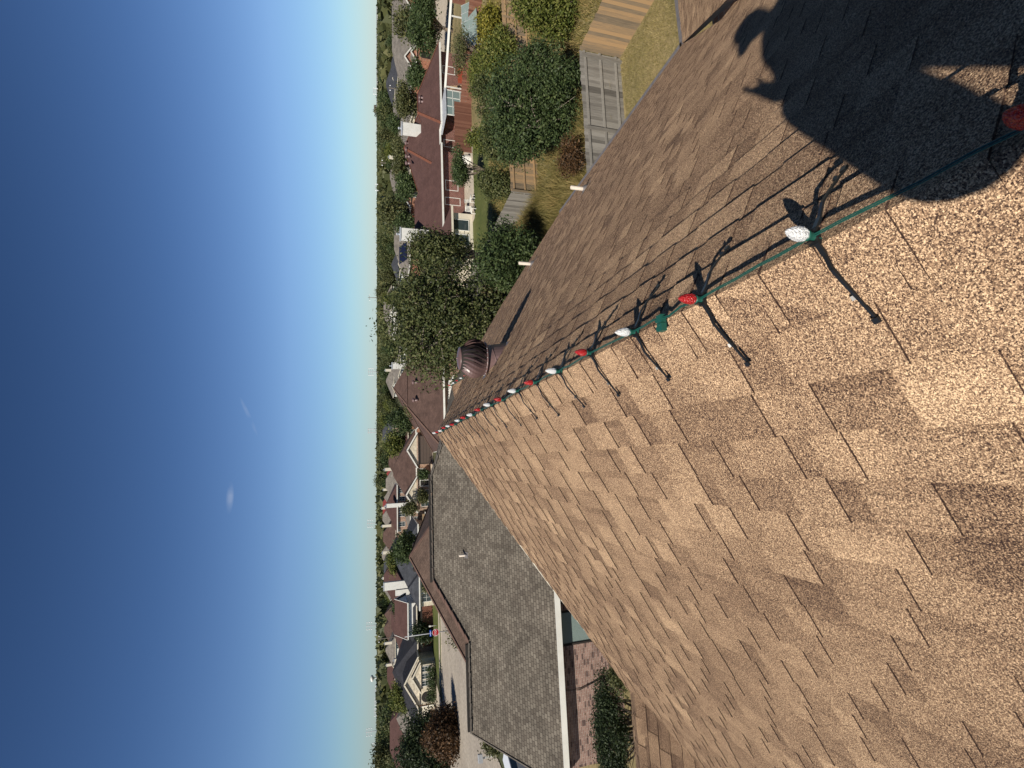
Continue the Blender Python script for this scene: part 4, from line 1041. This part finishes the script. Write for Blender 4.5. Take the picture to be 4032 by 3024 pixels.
tree_px('big olive leafed tree rising to the horizon behind the turbine vent', 1510, 2110, 985, 1545, 27, 'leaf_elm', 52000, .17, 31, nb=34, bare=7, bark='bark_pale', depth=.8)
tree_px('dark dense lower tree behind the eave left of the second vent pipe', 1840, 2120, 850, 1190, 25, 'leaf_oak', 16000, .15, 71, nb=14, depth=.6)
tree_px('olive tree merging with the dark oak on its left side', 1885, 2090, 430, 660, 28, 'leaf_elm', 11000, .15, 72, nb=11, depth=.7)
tree_px('mid green tree between the vine and the dark oak', 1885, 2040, 120, 330, 30, 'leaf_light', 9000, .15, 73, nb=10, depth=.7)
tree_px('dry brown bush at the foot of the dark oak', 2160, 2300, 540, 700, 20.5, 'leaf_rust', 4000, .09, 74, nb=8, cat='shrub', name='dry_bush', bare=8)
tree_px('shorter yellowing tree against the left end of the red roof', 1555, 1900, 900, 1090, 33, 'leaf_elm', 14000, .18, 32, nb=14, bare=2)
tree_px('dark green oak behind the grey fence', 1895, 2290, 215, 660, 23, 'leaf_oak', 32000, .135, 33, nb=22, bark='bark_pale', bare=3, depth=.8, name='oak_tree')
tree_px('dark shrubby oak beside the fence corner', 2010, 2310, 150, 400, 21, 'leaf_oak', 11000, .11, 34, nb=12, name='oak_tree', depth=.6)
tree_px('bright green thick leaved tree at the upper right corner', 1975, 2300, -200, 190, 23, 'leaf_light', 22000, .13, 35, nb=20, depth=.7)
tree_px('yellow green fruit tree beside the carport', 1848, 2000, 20, 205, 36, 'leaf_yellow', 7000, .17, 36, nb=10, depth=.8)
tree_px('bushy green vine over the low red fence', 1850, 1905, 180, 420, 37, 'leaf_light', 6000, .15, 37, nb=9, cat='shrub', name='vine_bush', depth=.35)
tree_px('drooping olive shrub above the dark oak', 1840, 2000, 290, 470, 31, 'leaf_elm', 8000, .14, 38, nb=10, cat='shrub', name='drooping_shrub', droop=1.2)
tree_px('yellowish shrub in front of the red stained fence', 1835, 1935, 480, 590, 33, 'leaf_light', 4500, .13, 39, nb=8, cat='shrub', name='yellow_shrub')
tree_px('round dark green bush at the right end of the patio', 1772, 1862, 575, 735, 42, 'leaf_oak', 7000, .15, 40, nb=10, cat='shrub', name='round_bush')
tree_px('olive feathery shrub between the lawn and the dark oak', 1862, 2010, 655, 810, 31, 'leaf_elm', 8000, .14, 41, nb=9, cat='shrub', name='feathery_shrub', droop=.6)
tree_px('thin half bare shrub under the pergola beam', 1785, 1860, 95, 300, 43, 'leaf_far', 3000, .15, 42, nb=9, cat='shrub', name='thin_shrub', bare=4)
tree_px('broad dark oak before the light grey roofed house', 1602, 1735, -10, 205, 60, 'leaf_oak', 12000, .28, 43, nb=14, name='oak_tree')
tree_px('dark round tree between the brick gables and the red roof', 1610, 1680, 225, 345, 64, 'leaf_oak', 6000, .28, 44, nb=9)
tree_px('dark tree crown rising behind the right half of the red roof', 1560, 1640, 330, 470, 68, 'leaf_far', 6000, .30, 45, nb=9)
tree_px('grey green tree crown above the red roof ridge', 1545, 1600, 540, 720, 68, 'leaf_far', 6000, .30, 46, nb=9, name='grey_green_tree')
tree_px('tall dark tree behind the left hip of the red roof', 1555, 1635, 690, 800, 66, 'leaf_oak', 6000, .30, 47, nb=9)
tree_px('dark spreading tree right of the hipped brown roof peak', 1545, 1650, 2085, 2215, 62, 'leaf_oak', 8000, .27, 48, nb=10)
tree_px('bright olive tree on top of the slate blue roof', 1518, 1580, 2165, 2260, 100, 'leaf_light', 4500, .38, 49, nb=8)
tree_px('dark tree between the white siding and the charcoal roof', 1545, 1612, 2330, 2445, 99, 'leaf_oak', 5000, .38, 50, nb=9)
tree_px('dark round tree hiding the front of the charcoal roofed house', 1612, 1702, 2440, 2545, 82, 'leaf_dark', 6000, .3, 51, nb=9)
tree_px('yellow green tree at the left end of the charcoal roof', 1530, 1622, 2665, 2800, 86, 'leaf_light', 5500, .33, 52, nb=9)
tree_px('huge dark shaded tree at the far left edge', 1560, 1815, 2805, 3090, 66, 'leaf_dark', 26000, .36, 53, nb=24)
tree_px('rust coloured tree in front of the huge dark tree', 1675, 1845, 2795, 2985, 57, 'leaf_rust', 11000, .28, 54, nb=12, name='rust_tree')
tree_px('young thin tree at the near kerb with a long shadow', 1752, 1862, 2440, 2560, 50, 'leaf_far', 1500, .22, 55, nb=8, bare=4, name='young_tree')
tree_px('small leafy shrub beside the parked white car', 1895, 1990, 2895, 2975, 37, 'leaf_far', 2500, .16, 56, nb=7, cat='shrub', name='small_shrub')
tree_px('low green shrub at the lower left beyond the grey roof', 1985, 2050, 2950, 3010, 33, 'leaf_far', 2200, .15, 57, nb=6, cat='shrub', name='small_shrub')
tree_px('dark evergreen bush against the mixed brick wall', 2335, 2462, 2640, 3100, 14.6, 'leaf_dark', 26000, .065, 58, nb=24, cat='shrub', name='evergreen_bush', depth=.45, upw=.8)
tree_px('dark twiggy shrub at our house corner', 2400, 2455, 2610, 2740, 13.6, 'leaf_far', 2500, .06, 59, nb=6, cat='shrub', name='twiggy_shrub', bare=8)
tree_px('small tree in front of the two storey house', 1585, 1640, 1975, 2030, 80, 'leaf_far', 2500, .3, 60, nb=6)
tree_px('leafy shrub before the white framed windows', 1645, 1690, 1925, 1990, 80, 'leaf_far', 2200, .25, 61, nb=6, cat='shrub', name='window_shrub')
tree_px('small shrub between the two stone gables', 1650, 1690, 1842, 1888, 80, 'leaf_oak', 1800, .25, 62, nb=6, cat='shrub', name='corner_shrub')
tree_px('wide dark tree left of the brown turbine vent roof', 1515, 1640, 1605, 1705, 92, 'leaf_oak', 6500, .36, 63, nb=11)
tree_px('yellow green tree behind the first stone gable', 1508, 1592, 1700, 1800, 108, 'leaf_light', 5000, .42, 64, nb=9)
tree_px('dark shrub in front of the slate house window', 1665, 1700, 2270, 2345, 78, 'leaf_far', 2200, .22, 65, nb=6, cat='shrub', name='front_shrub')
for k, x in enumerate((-34.1, -35.4, -36.7, -38.2)):
    t = thing('clipped_bush', 'clipped round bush in the row under the arched windows', 'bush', (x, 85.4, GZ), 0, 'clipped bushes under the arched windows')
    V, Fq, tn = leaves([(0,0,.75,.75,.7,.75)], 900, .2, 200+k, upw=.6); raw('foliage', V, Fq, M['leaf_oak'], t, tn)
    mb = MB(); mb.tube([(0,0,-.05),(0,0,.7)], .05, 6); mb.build('stem', M['bark'], t)

# mid distance trees, each its own thing
prot = []
for k, (mt, rx, rz, hh) in enumerate((('leaf_far',3.4,2.9,5.0),('leaf_oak',3.9,3.1,5.1),('leaf_elm',3.2,3.2,5.4),('leaf_light',2.7,2.6,4.6),('leaf_far',4.6,3.2,5.4),('leaf_oak',2.6,3.4,5.3),('leaf_elm',4.2,3.0,4.9))):
    bl = blobs_in((0,0,hh), rx, rx, rz, 9, 300+k); V, Fq, tn = leaves(bl, 2600, .55, 320+k); V[:,2] = np.maximum(V[:,2], .3)
    mb = MB(); limb_tree(mb, (0,0,-.05), bl, .22, 340+k); prot.append(((V, Fq, tn, mt), mb))
keep = [(1540,1690,1700,2035,86),(1518,1905,1640,2100,104),(1552,2165,1700,2400,84),(1540,2390,1712,2815,84),(1560,180,1900,1000,44),(1545,-40,1700,330,74),(1585,800,1660,940,92),(1545,1440,1790,1700,72),(1600,1600,1790,1860,72),(1700,2100,2000,3100,300),(1610,2000,1760,2420,60)]
for f_ in far: keep.append((f_[0]-2, f_[1]-f_[3]*.5*FPX/f_[2]*.9, f_[0]+3.2*FPX/f_[2], f_[1]+f_[3]*.5*FPX/f_[2]*.9, f_[2]-7))
protos = [None]*7; placed = []; rr = random.Random(77); tries = 0
LB = ['rounded olive tree among the distant rooftops','dark green spreading tree among the distant rooftops','tall olive tree standing among the distant roofs','small light green tree among the distant rooftops','broad dull green tree among the distant rooftops','narrow dark tree among the distant rooftops','low wide olive tree among the distant rooftops']
while len(placed) < 250 and tries < 9000:
    tries += 1
    D = 1/rr.uniform(1/330, 1/80); az = rr.uniform(-.86, .93)+PS
    x, y = D*math.sin(az), D*math.cos(az); k = rr.randrange(7); sc = rr.uniform(.72, 1.12)
    if x < -5 and rr.random() < .25: sc *= 1.15
    ps = [proj(Vector((x, y, z))) for z in (GZ, GZ+8.6*sc)]; wpx = 3.9*sc*FPX/ps[0][2]
    bx0, bx1, by0, by1 = ps[1][0], ps[0][0], ps[0][1]-wpx, ps[0][1]+wpx
    if by1 < -80 or by0 > 3100: continue
    if any(bx1 > q[0] and bx0 < q[2] and by1 > q[1] and by0 < q[3] and ps[0][2] < q[4] for q in keep): continue
    if any(abs(x-f2[0]) < 9 and abs(y-f2[1]) < 8 for f2 in [((ray(f_[0], f_[1])*f_[2]).x, (ray(f_[0], f_[1])*f_[2]).y) for f_ in far]): continue
    if any((x-q[0])**2+(y-q[1])**2 < 20 for q in placed): continue
    placed.append((x, y))
    if protos[k] is None:
        (V, Fq, tn, mt), mb = prot[k]; t = thing('distant_tree', LB[k], 'tree', (x,y,GZ), rr.uniform(0,6.3), LB[k].split(' among')[0].replace('standing','').strip()+'s in the middle distance')
        raw('crown', V, Fq, M[mt], t, tn); mb.build('trunk', M['bark'], t); protos[k] = t
    else:
        t = copy_tree(protos[k]); t.location = (x,y,GZ); t.rotation_euler = (0,0,rr.uniform(0,6.3))
    t.scale = (sc,sc,sc*rr.uniform(.85,1.05))
# far woods: one mass to the horizon
r = np.random.RandomState(5); nt_ = 9000
D = 1/r.uniform(1/2600, 1/260, nt_); az = r.uniform(-.90, .97, nt_)+PS; hh = r.uniform(5.2, 8.6, nt_)
hh = np.where(az < PS-.1, hh*1.12, hh)
nl = 15; cx, cy = D*np.sin(az), D*np.cos(az); cw = r.uniform(3,6.5,nt_)*(1+D/1500)
dd = r.normal(size=(nt_,nl,3)); dd /= np.linalg.norm(dd,axis=2)[:,:,None]; dd[:,:,2] = np.abs(dd[:,:,2])*1.0-.35
P = np.stack([cx,cy,GZ+hh*.62],1)[:,None,:]+dd*np.stack([cw,cw,hh*.40],1)[:,None,:]; P = P.reshape(-1,3)
n_ = dd.reshape(-1,3)+r.normal(size=(nt_*nl,3))*.5; n_ /= np.linalg.norm(n_,axis=1)[:,None]
t1 = np.cross(n_, r.normal(size=n_.shape)); t1 /= np.linalg.norm(t1,axis=1)[:,None]; t2 = np.cross(n_, t1); s_ = (np.repeat(cw, nl)*.42)[:,None]
V = np.stack([P-t1*s_, P+t2*s_*.7, P+t1*s_, P-t2*s_*.7], 1).reshape(-1,3)
o = raw('distant_woods', V, np.arange(len(V)).reshape(-1,4), M['leaf_far'], None, np.clip(np.repeat(.45+.25*r.normal(size=nt_), nl)+.1*r.normal(size=nt_*nl), 0, 1))
tag(o, 'wooded neighbourhood reading as one mass up to the skyline', 'woods', kind='stuff')

# grass and weeds
def blades(name, region, n, hmin, hmax, wd, mt, seed, label, cat, lean=.35, patch=None):
    r = np.random.RandomState(seed); (x0,x1),(y0,y1) = region
    P = np.stack([r.uniform(x0,x1,n*2), r.uniform(y0,y1,n*2)],1)
    if patch is not None: P = P[patch(P)]
    P = P[:n]; n = len(P)
    g1 = np.sin(P[:,0]*1.7+1.3*np.sin(P[:,1]*.9))*np.cos(P[:,1]*1.3+.8*np.sin(P[:,0]*1.1))
    h = (hmin+(hmax-hmin)*r.rand(n))*(.75+.5*(g1*.5+.5)); a = r.uniform(0,2*np.pi,n); le = r.normal(size=(n,2))*lean*h[:,None]
    b = np.stack([P[:,0],P[:,1],np.full(n,GZ+.02)],1); dx = np.stack([np.cos(a),np.sin(a),np.zeros(n)],1)*wd
    tip = b+np.stack([le[:,0],le[:,1],h],1); mid = b+np.stack([le[:,0]*.35,le[:,1]*.35,h*.6],1)
    V = np.stack([b-dx, b+dx, mid+dx*.7, mid-dx*.7, mid-dx*.7, mid+dx*.7, tip+dx*.1, tip-dx*.1],1).reshape(-1,3)
    tone = np.clip(np.repeat(.45+.22*g1+.2*r.normal(size=n), 2), 0, 1)
    return tag(raw(name, V, np.arange(len(V)).reshape(-1,4), M[mt], None, tone), label, cat, kind='stuff')
blades('dry_grass', ((5,15.7),(4,14.7)), 90000, .04, .13, .006, 'grassblade', 61, 'short straw coloured grass along the grey fence', 'grass', .6)
blades('tall_weeds', ((3.5,15.5),(12.5,31)), 75000, .25, .95, .011, 'weedblade', 62, 'tall dry brown and green weeds between our eave and the long grey fence', 'weeds', .35, lambda P: ~((P[:,0] > 9.2) & (P[:,1] < 15.1)))
blades('yard_grass', ((16,40),(15,36)), 90000, .08, .35, .014, 'weedblade', 63, 'rough grass in the yard behind the grey fence', 'grass', .5)
blades('hedge_grass', ((-12,2),(7,17.5)), 30000, .05, .16, .008, 'weedblade', 64, 'rough grass beside the mixed brick wall', 'grass', .5)

# ------------------------------------------------------------------ street things
def text_part(txt, size, loc, rot, mt, parent, ext=.002):
    cu = bpy.data.curves.new('txt', 'FONT'); cu.body = txt; cu.size = size; cu.extrude = ext; cu.align_x = 'CENTER'; cu.align_y = 'CENTER'
    ob = bpy.data.objects.new('tmp', cu); C.objects.link(ob); bpy.context.view_layer.update()
    me = bpy.data.meshes.new_from_object(ob.evaluated_get(bpy.context.evaluated_depsgraph_get())); bpy.data.objects.remove(ob)
    me.materials.clear(); me.materials.append(M[mt]); o = bpy.data.objects.new('lettering', me); C.objects.link(o); o.parent = parent; o.location = loc; o.rotation_euler = rot; return o
sx, sy = -22.6, 68.3
t = thing('stop_sign', 'red octagonal stop sign with blue street name plate on a tall grey pole', 'road sign', (sx,sy,GZ), math.radians(18))
c = MB(); c.tube([(0,.06,0),(0,.06,5.95)], [.07,.05], 8); c.build('pole', M['metal'], t)
c = MB(); R_ = .46; c.poly([(R_*math.cos(math.radians(22.5+45*k)), -.03, 1.9+R_*math.sin(math.radians(22.5+45*k))) for k in range(8)]); c.build('sign_border', M['signwhite'], t)
c = MB(); R_ = .43; c.poly([(R_*math.cos(math.radians(22.5+45*k)), -.035, 1.9+R_*math.sin(math.radians(22.5+45*k))) for k in range(8)]); o = c.build('sign_face', M['signred'], t)
text_part('STOP', .36, (0,-.04,1.9), (math.pi/2,0,0), 'signwhite', t)
c = MB(); c.box((-.38,-.03,2.48),(.38,-.02,2.68)); c.build('name_plate', M['signblue'], t)
c = MB(); c.box((-.30,-.035,2.55),(.22,-.031,2.60)); c.build('plate_marking', M['signwhite'], t)
t = thing('marker_post', 'short white marker post on the lawn before the stop sign', 'post', tuple(G(1720,2462)), 0); c = MB(); c.tube([(0,0,0),(0,0,1.3)], .05, 8); c.build('post', M['white'], t); c = MB(); c.box((-.12,-.06,1.0),(.12,-.04,1.3)); c.build('plate', M['white'], t)
def car(loc, rz, body, label):
    t = thing('parked_car', label, 'car', loc, rz); pr = [(-2.2,.35),(-2.25,.8),(-1.9,.95),(-1.2,1.02),(-.75,1.42),(.75,1.47),(1.55,1.05),(2.15,.92),(2.25,.6),(2.2,.35)]
    c = MB(); W_ = .88
    for (x0,z0),(x1,z1) in zip(pr, pr[1:]):
        n0 = .82 if z0 > 1.1 else 1; n1 = .82 if z1 > 1.1 else 1
        c.poly([(x0,-W_*n0,z0),(x0,W_*n0,z0),(x1,W_*n1,z1),(x1,-W_*n1,z1)])
    for s_ in (-1,1):
        P_ = [(x,s_*W_*(.82 if z > 1.1 else 1),z) for x,z in pr]; c.poly(P_ if s_ < 0 else P_[::-1])
    c.poly([(-2.2,-W_,.35),(2.2,-W_,.35),(2.2,W_,.35),(-2.2,W_,.35)]); c.build('body', M[body], t)
    c = MB()
    for s_ in (-1,1):
        P_ = [(-1.12,s_*.885,1.03),(-.72,s_*.74,1.38),(.72,s_*.74,1.42),(1.35,s_*.885,1.06)]; c.poly(P_ if s_ < 0 else P_[::-1])
    c.poly([(1.50,-.80,1.09),(1.50,.80,1.09),(.80,.70,1.465),(.80,-.70,1.465)]); c.poly([(-1.16,-.8,1.06),(-.80,-.70,1.40),(-.80,.70,1.40),(-1.16,.8,1.06)]); c.build('windows', M['glass'], t)
    for x in (-1.4,1.4):
        for y in (-.80,.80):
            c = MB(); n = 16
            P_ = [(x+.33*math.cos(k*2*math.pi/n), y, .33+.33*math.sin(k*2*math.pi/n)) for k in range(n)]; Q_ = [(p[0], y+(.12 if y > 0 else -.12), p[2]) for p in P_]
            c.poly(P_); c.poly(Q_)
            for k in range(n): c.poly([P_[k], P_[(k+1)%n], Q_[(k+1)%n], Q_[k]])
            w_ = c.build('wheel', M['tyre'], t); c = MB(); c.lathe([(0,0),(.19,0)], n=12); rm = c.build('rim', M['metal'], w_); rm.rotation_euler = (math.pi/2,0,0); rm.location = (x, y+(.125 if y > 0 else -.125), .33)
    for y in (-.6,.6):
        c = MB(); c.box((2.2,y-.18,.62),(2.26,y+.18,.78)); c.build('headlight', M['signwhite'], t)
    return t
car((-44.6,84.5,GZ+.07), math.radians(100), 'carblack', 'black car parked before the white garage across the street'); car((-41.7,85.5,GZ+.07), math.radians(95), 'carred', 'dark red car parked beside the black car across the street')
q = G(2085,2992); car((q.x,q.y,GZ+.07), math.radians(60), 'carwhite', 'white car with dark windows at the lower left beyond the grey roof')
# AC unit and mailbox
t = thing('mailbox', 'grey mailbox on a post at the lower left street', 'mailbox', tuple(G(1945,2975)), .3); c = MB(); c.box((-.06,-.06,0),(.06,.06,1.0)); c.build('post', M['white'], t); c = MB(); c.box((-.3,-.2,1.0),(.3,.2,1.35)); c.build('box', M['metal'], t)
t = thing('air_conditioner', 'white air conditioner box beside the second stone gable', 'air conditioner', (-9.1,84.6,GZ)); c = MB(); c.box((-.7,-.6,0),(.7,.6,1.5)); c.build('cabinet', M['white'], t); c = MB(); c.box((-.5,-.62,.3),(.5,-.605,1.2)); c.build('grille', M['shade'], t)
# white playground ball water tower and power line masts on the skyline
P = ray(1484,2668)*2300; t = thing('water_tower', 'white mushroom shaped water tower on the skyline', 'water tower', (P.x,P.y,GZ)); c = MB(); c.lathe([(4,0),(3.2,6),(3,18),(4.5,22),(13,27),(15.5,31),(13,35),(6,38),(0,38.6)], n=24); c.build('tank', M['white'], t)
def mast(px_top, py, dist, label, kind='arms', grp=None):
    P = ray(px_top, py)*dist; hgt = P.z-GZ; t = thing('power_pole', label, 'power pole', (P.x,P.y,GZ)); w0 = dist*.0009
    if kind == 'h':
        for x in (-dist*.0035, dist*.0035): c = MB(); c.tube([(x,0,0),(x,0,hgt)], w0*.8, 6); c.build('pole', M['metal'], t)
        for f_ in (.97,.80): c = MB(); c.bar((-dist*.006,0,hgt*f_),(dist*.006,0,hgt*f_),w0,w0*1.2); c.build('crossarm', M['metal'], t)
    else:
        c = MB(); c.tube([(0,0,0),(0,0,hgt)], [w0*1.0,w0*.6], 6); c.build('pole', M['metal' if kind == 'arms' else 'pole'], t)
        for f_ in ((.96,.84,.72) if kind == 'arms' else (.94,)):
            aw = dist*(.0075 if kind == 'arms' else .006)
            c = MB(); c.bar((-aw,0,hgt*f_),(aw,0,hgt*f_),w0*.7,w0*.7); c.build('crossarm', M['metal' if kind == 'arms' else 'pole'], t)
            for s_ in (-1,1):
                c = MB(); c.lathe([(w0*.7,0),(w0*1.1,-dist*.0012),(w0*.6,-dist*.0024)], (s_*aw*.95,0,hgt*f_), 6); c.build('insulator', M['signwhite'], t)
mast(1449,1464,620,'three armed steel power pole above the white chimney'); mast(1448,1697,650,'paired H frame power pole on the skyline',kind='h')
mast(1445,2062,640,'three armed power pole left of the crimson roof'); mast(1441,2466,620,'leaning looking tall power pole above the stop sign'); mast(1440,2885,560,'tall power pole at the left end of the skyline')
mast(1465,2942,760,'small power pole at the far left edge of the skyline'); mast(1476,2715,1100,'faint power pole beside the water tower'); mast(1474,2762,1000,'faint power pole second from the water tower'); mast(1472,2805,950,'faint power pole third from the water tower')
mast(1476,737,420,'white ladder armed power pole above the grey roof with bright wall',kind='arms'); mast(1468,358,500,'power pole on the skyline right of the chimneys',kind='arms'); mast(1449,1171,380,'slim pole standing over the big olive tree',kind='single')
mast(1498,640,190,'wooden pole above the red roof ridge',kind='single'); mast(1502,958,200,'dark wooden pole above the solar panels',kind='single'); mast(1484,2518,170,'black wooden pole crossing the skyline near the stop sign',kind='single'); mast(1530,345,160,'wooden pole among the trees above the brick gables',kind='single')
P = ray(1472,428)*1000; t = thing('tank_tower', 'square grey tower on the skyline above the right chimney', 'tower', (P.x,P.y,GZ)); c = MB(); c.box((-3,-3,0),(3,3,P.z-GZ-5)); c.build('shaft', M['metal'], t); c = MB(); c.box((-5,-5,P.z-GZ-5),(5,5,P.z-GZ)); c.build('cabin', M['pole'], t)



# ------------------------------------------------------------------ the photographer, kneeling on the left slope behind the phone
def skin_mesh(name, verts, edges, radii, mt, parent, levels=2, root=0):
    me = bpy.data.meshes.new(name); me.from_pydata([tuple(v) for v in verts], edges, []); o = bpy.data.objects.new(name, me); C.objects.link(o); o.parent = parent
    me.materials.append(mt); sk = o.modifiers.new('skin', 'SKIN'); sk.use_smooth_shade = True
    for i, r in enumerate(radii):
        q = me.skin_vertices[0].data[i]; q.radius = (r, r) if not isinstance(r, tuple) else r; q.use_root = (i == root)
    sb = o.modifiers.new('sub', 'SUBSURF'); sb.levels = levels; sb.render_levels = levels
    return o
pr = thing('person', 'person in a cap standing on the ridge, seen only as a dark shadow', 'person', (0,0,0))
hip = Vector((-.12,-.45,-.22)); chest = Vector((-.15,-.42,.14)); neck = Vector((-.09,-.42,.38)); hd = Vector((.0,-.40,.565))
B_ = [hip, (hip+chest)/2, chest, neck, neck+Vector((.05,.01,.10)),                                    # 0-4 trunk and neck
      Vector((-.36,-.41,.32)), Vector((-.33,-.26,-.04)), Vector((-.115,-.080,.06)),                       # 5-7 left arm
      Vector((.14,-.44,.31)), Vector((.25,-.27,.00)), Vector((.10,-.06,-.07)),                          # 8-10 right arm
      hip+Vector((-.11,0,-.04)), Vector((-.24,-.40,-.70)), Vector((-.26,-.48,-1.20)), Vector((-.26,-.36,-1.26)),   # 11-14 left leg
      hip+Vector((.11,0,-.04)), Vector((.06,-.38,-.62)), Vector((.10,-.46,-.99)), Vector((.10,-.34,-1.02))]       # 15-18 right leg
E_b = [(0,1),(1,2),(2,3),(3,4),(3,5),(5,6),(6,7),(3,8),(8,9),(9,10),(0,11),(11,12),(12,13),(13,14),(0,15),(15,16),(16,17),(17,18)]
R_b = [(.21,.15),(.21,.15),(.23,.15),(.13,.11),.095,.105,.090,.058,.09,.07,.045,.12,.085,.06,.045,.12,.085,.06,.045]
skin_mesh('body', B_, E_b, R_b, M['jeans'], pr, 2)
# head with face, ears and a cap whose brim points forwards
hb = MB(); n = 20; rings = 14
for i in range(rings):
    for k in range(n):
        pass
def headpt(u, v):
    """u around (0 = front +Y), v from chin to crown"""
    ph = -math.pi/2+math.pi*v; x = .075*math.cos(ph)*math.sin(u); y = .095*math.cos(ph)*math.cos(u); z = .115*math.sin(ph)
    if z < 0: x *= 1-.30*(-z/.115); y *= 1-.12*(-z/.115)
    f_ = max(0, math.cos(u))
    y += f_**14*.020*math.exp(-((z+.012)/.020)**2)          # nose
    y -= f_**3*.010*math.exp(-((z-.018)/.014)**2)*(1 if abs(math.sin(u)) > .15 else .2)  # eye sockets
    y += f_**8*.006*math.exp(-((z+.052)/.012)**2)           # lips
    y += f_**6*.008*math.exp(-((z+.098)/.018)**2)           # chin
    return Matrix.Rotation(math.radians(62),3,'Z')@Vector((x, y, z))*1.12
for i in range(rings):
    for k in range(n*2):
        u0, u1 = k*math.pi/n, (k+1)*math.pi/n; v0, v1 = i/rings, (i+1)/rings
        hb.poly([hd+headpt(u0,v0), hd+headpt(u1,v0), hd+headpt(u1,v1), hd+headpt(u0,v1)], smooth=True)
for s_ in (-1,1): hb.lathe([(0,-.03),(.012,-.025),(.016,0),(.012,.028),(0,.03)], hd+Matrix.Rotation(math.radians(62),3,'Z')@Vector((s_*.078,-.008,0)), 8)
ho = hb.build('head', M['skin'], pr)
ey = MB()
for s_ in (-1,1): ey.lathe([(0,-.008),(.012,-.003),(.013,.002),(.010,.007),(0,.009)], hd+Matrix.Rotation(math.radians(62),3,'Z')@Vector((s_*.031,.078,.020)), 8)
ey.build('eyes', M['signwhite'], ho)
cp_ = MB(); cp_.lathe([(.112,0),(.118,.03),(.106,.07),(.07,.10),(.02,.114),(0,.115)], hd+Vector((0,-.005,.035)), 24)
o = cp_.build('cap', M['cap'], pr)
br = MB(); pts = [hd+Matrix.Rotation(math.radians(62),3,'Z')@Vector((.088*math.sin(a), .02+.17*math.cos(a) if math.cos(a) > .2 else .05, .042-.02*math.cos(a))) for a in [math.radians(-85+17*k) for k in range(11)]]
br.slab(pts, .006); br.build('brim', M['cap'], o)
# hands: palm, five fingers; both close round the phone, which is held upright just behind the lens
def hand(side):
    wr = B_[7] if side < 0 else B_[10]; pc = Vector((.047, -.030, -.075)) if side > 0 else Vector((-.055,-.05,.115)); mid = (wr+pc)/2
    V_ = [wr, mid, pc+Vector((side*.010,0,-.022)), pc+Vector((side*.008,.0,.012))]; Ed = [(0,1),(1,2),(2,3)]; Rr = [.032,.030,(.042,.024),(.042,.022)]
    for k, (dz, ln) in enumerate(((.040,.9),(.018,1.0),(-.004,.95),(-.024,.75))):
        b = len(V_); base = pc+Vector((side*.006,.002,dz*.8))
        V_ += [base, base+Vector((side*-.002,.030*ln,.012)), base+Vector((-side*.022,.040*ln,.012)), base+Vector((-side*.036,.036*ln,.010))] if False else [base, base+Vector((side*.004,-.020,.004)), base+Vector((-side*.018,-.030*ln,.006)), base+Vector((-side*.036,-.026*ln,.006))] if side > 0 else [base, base+Vector((-.012,.010,.024*ln+.01)), base+Vector((-.006,.022,.048*ln+.014)), base+Vector((.014,.030,.064*ln+.014))]
        Ed += [(3,b),(b,b+1),(b+1,b+2),(b+2,b+3)]; Rr += [.014,.013,.012,.010]
    b = len(V_); V_ += [pc+Vector((side*.004,-.012,.020)), pc+Vector((-side*.004,-.020,.045)), pc+Vector((-side*.014,-.018,.066))]; Ed += [(2,b),(b,b+1),(b+1,b+2)]; Rr += [.013,.011,.009]
    return skin_mesh('hand', V_, Ed, Rr, M['skin'], pr, 2)
hand(-1); hand(1)
ph = thing('phone', 'black phone held in the right hand of the person in the cap', 'phone', (0,0,0)); c = MB(); c.box((-.036,-.018,-.130),(.036,-.010,.018)); c.build('case', M['cap'], ph); c = MB(); c.box((-.033,-.0195,-.127),(.033,-.0182,.015)); c.build('screen', M['glass'], ph)
for s_, (kx, ky, kz) in ((-1,(-.26,-.33,-1.25)),(1,(.10,-.31,-1.00))):
    c = MB(); c.lathe([(0,-.045),(.045,-.04),(.052,0),(.04,.08),(0,.12)], (kx,ky,kz), 12); c.build('shoe', M['shoe'], pr)
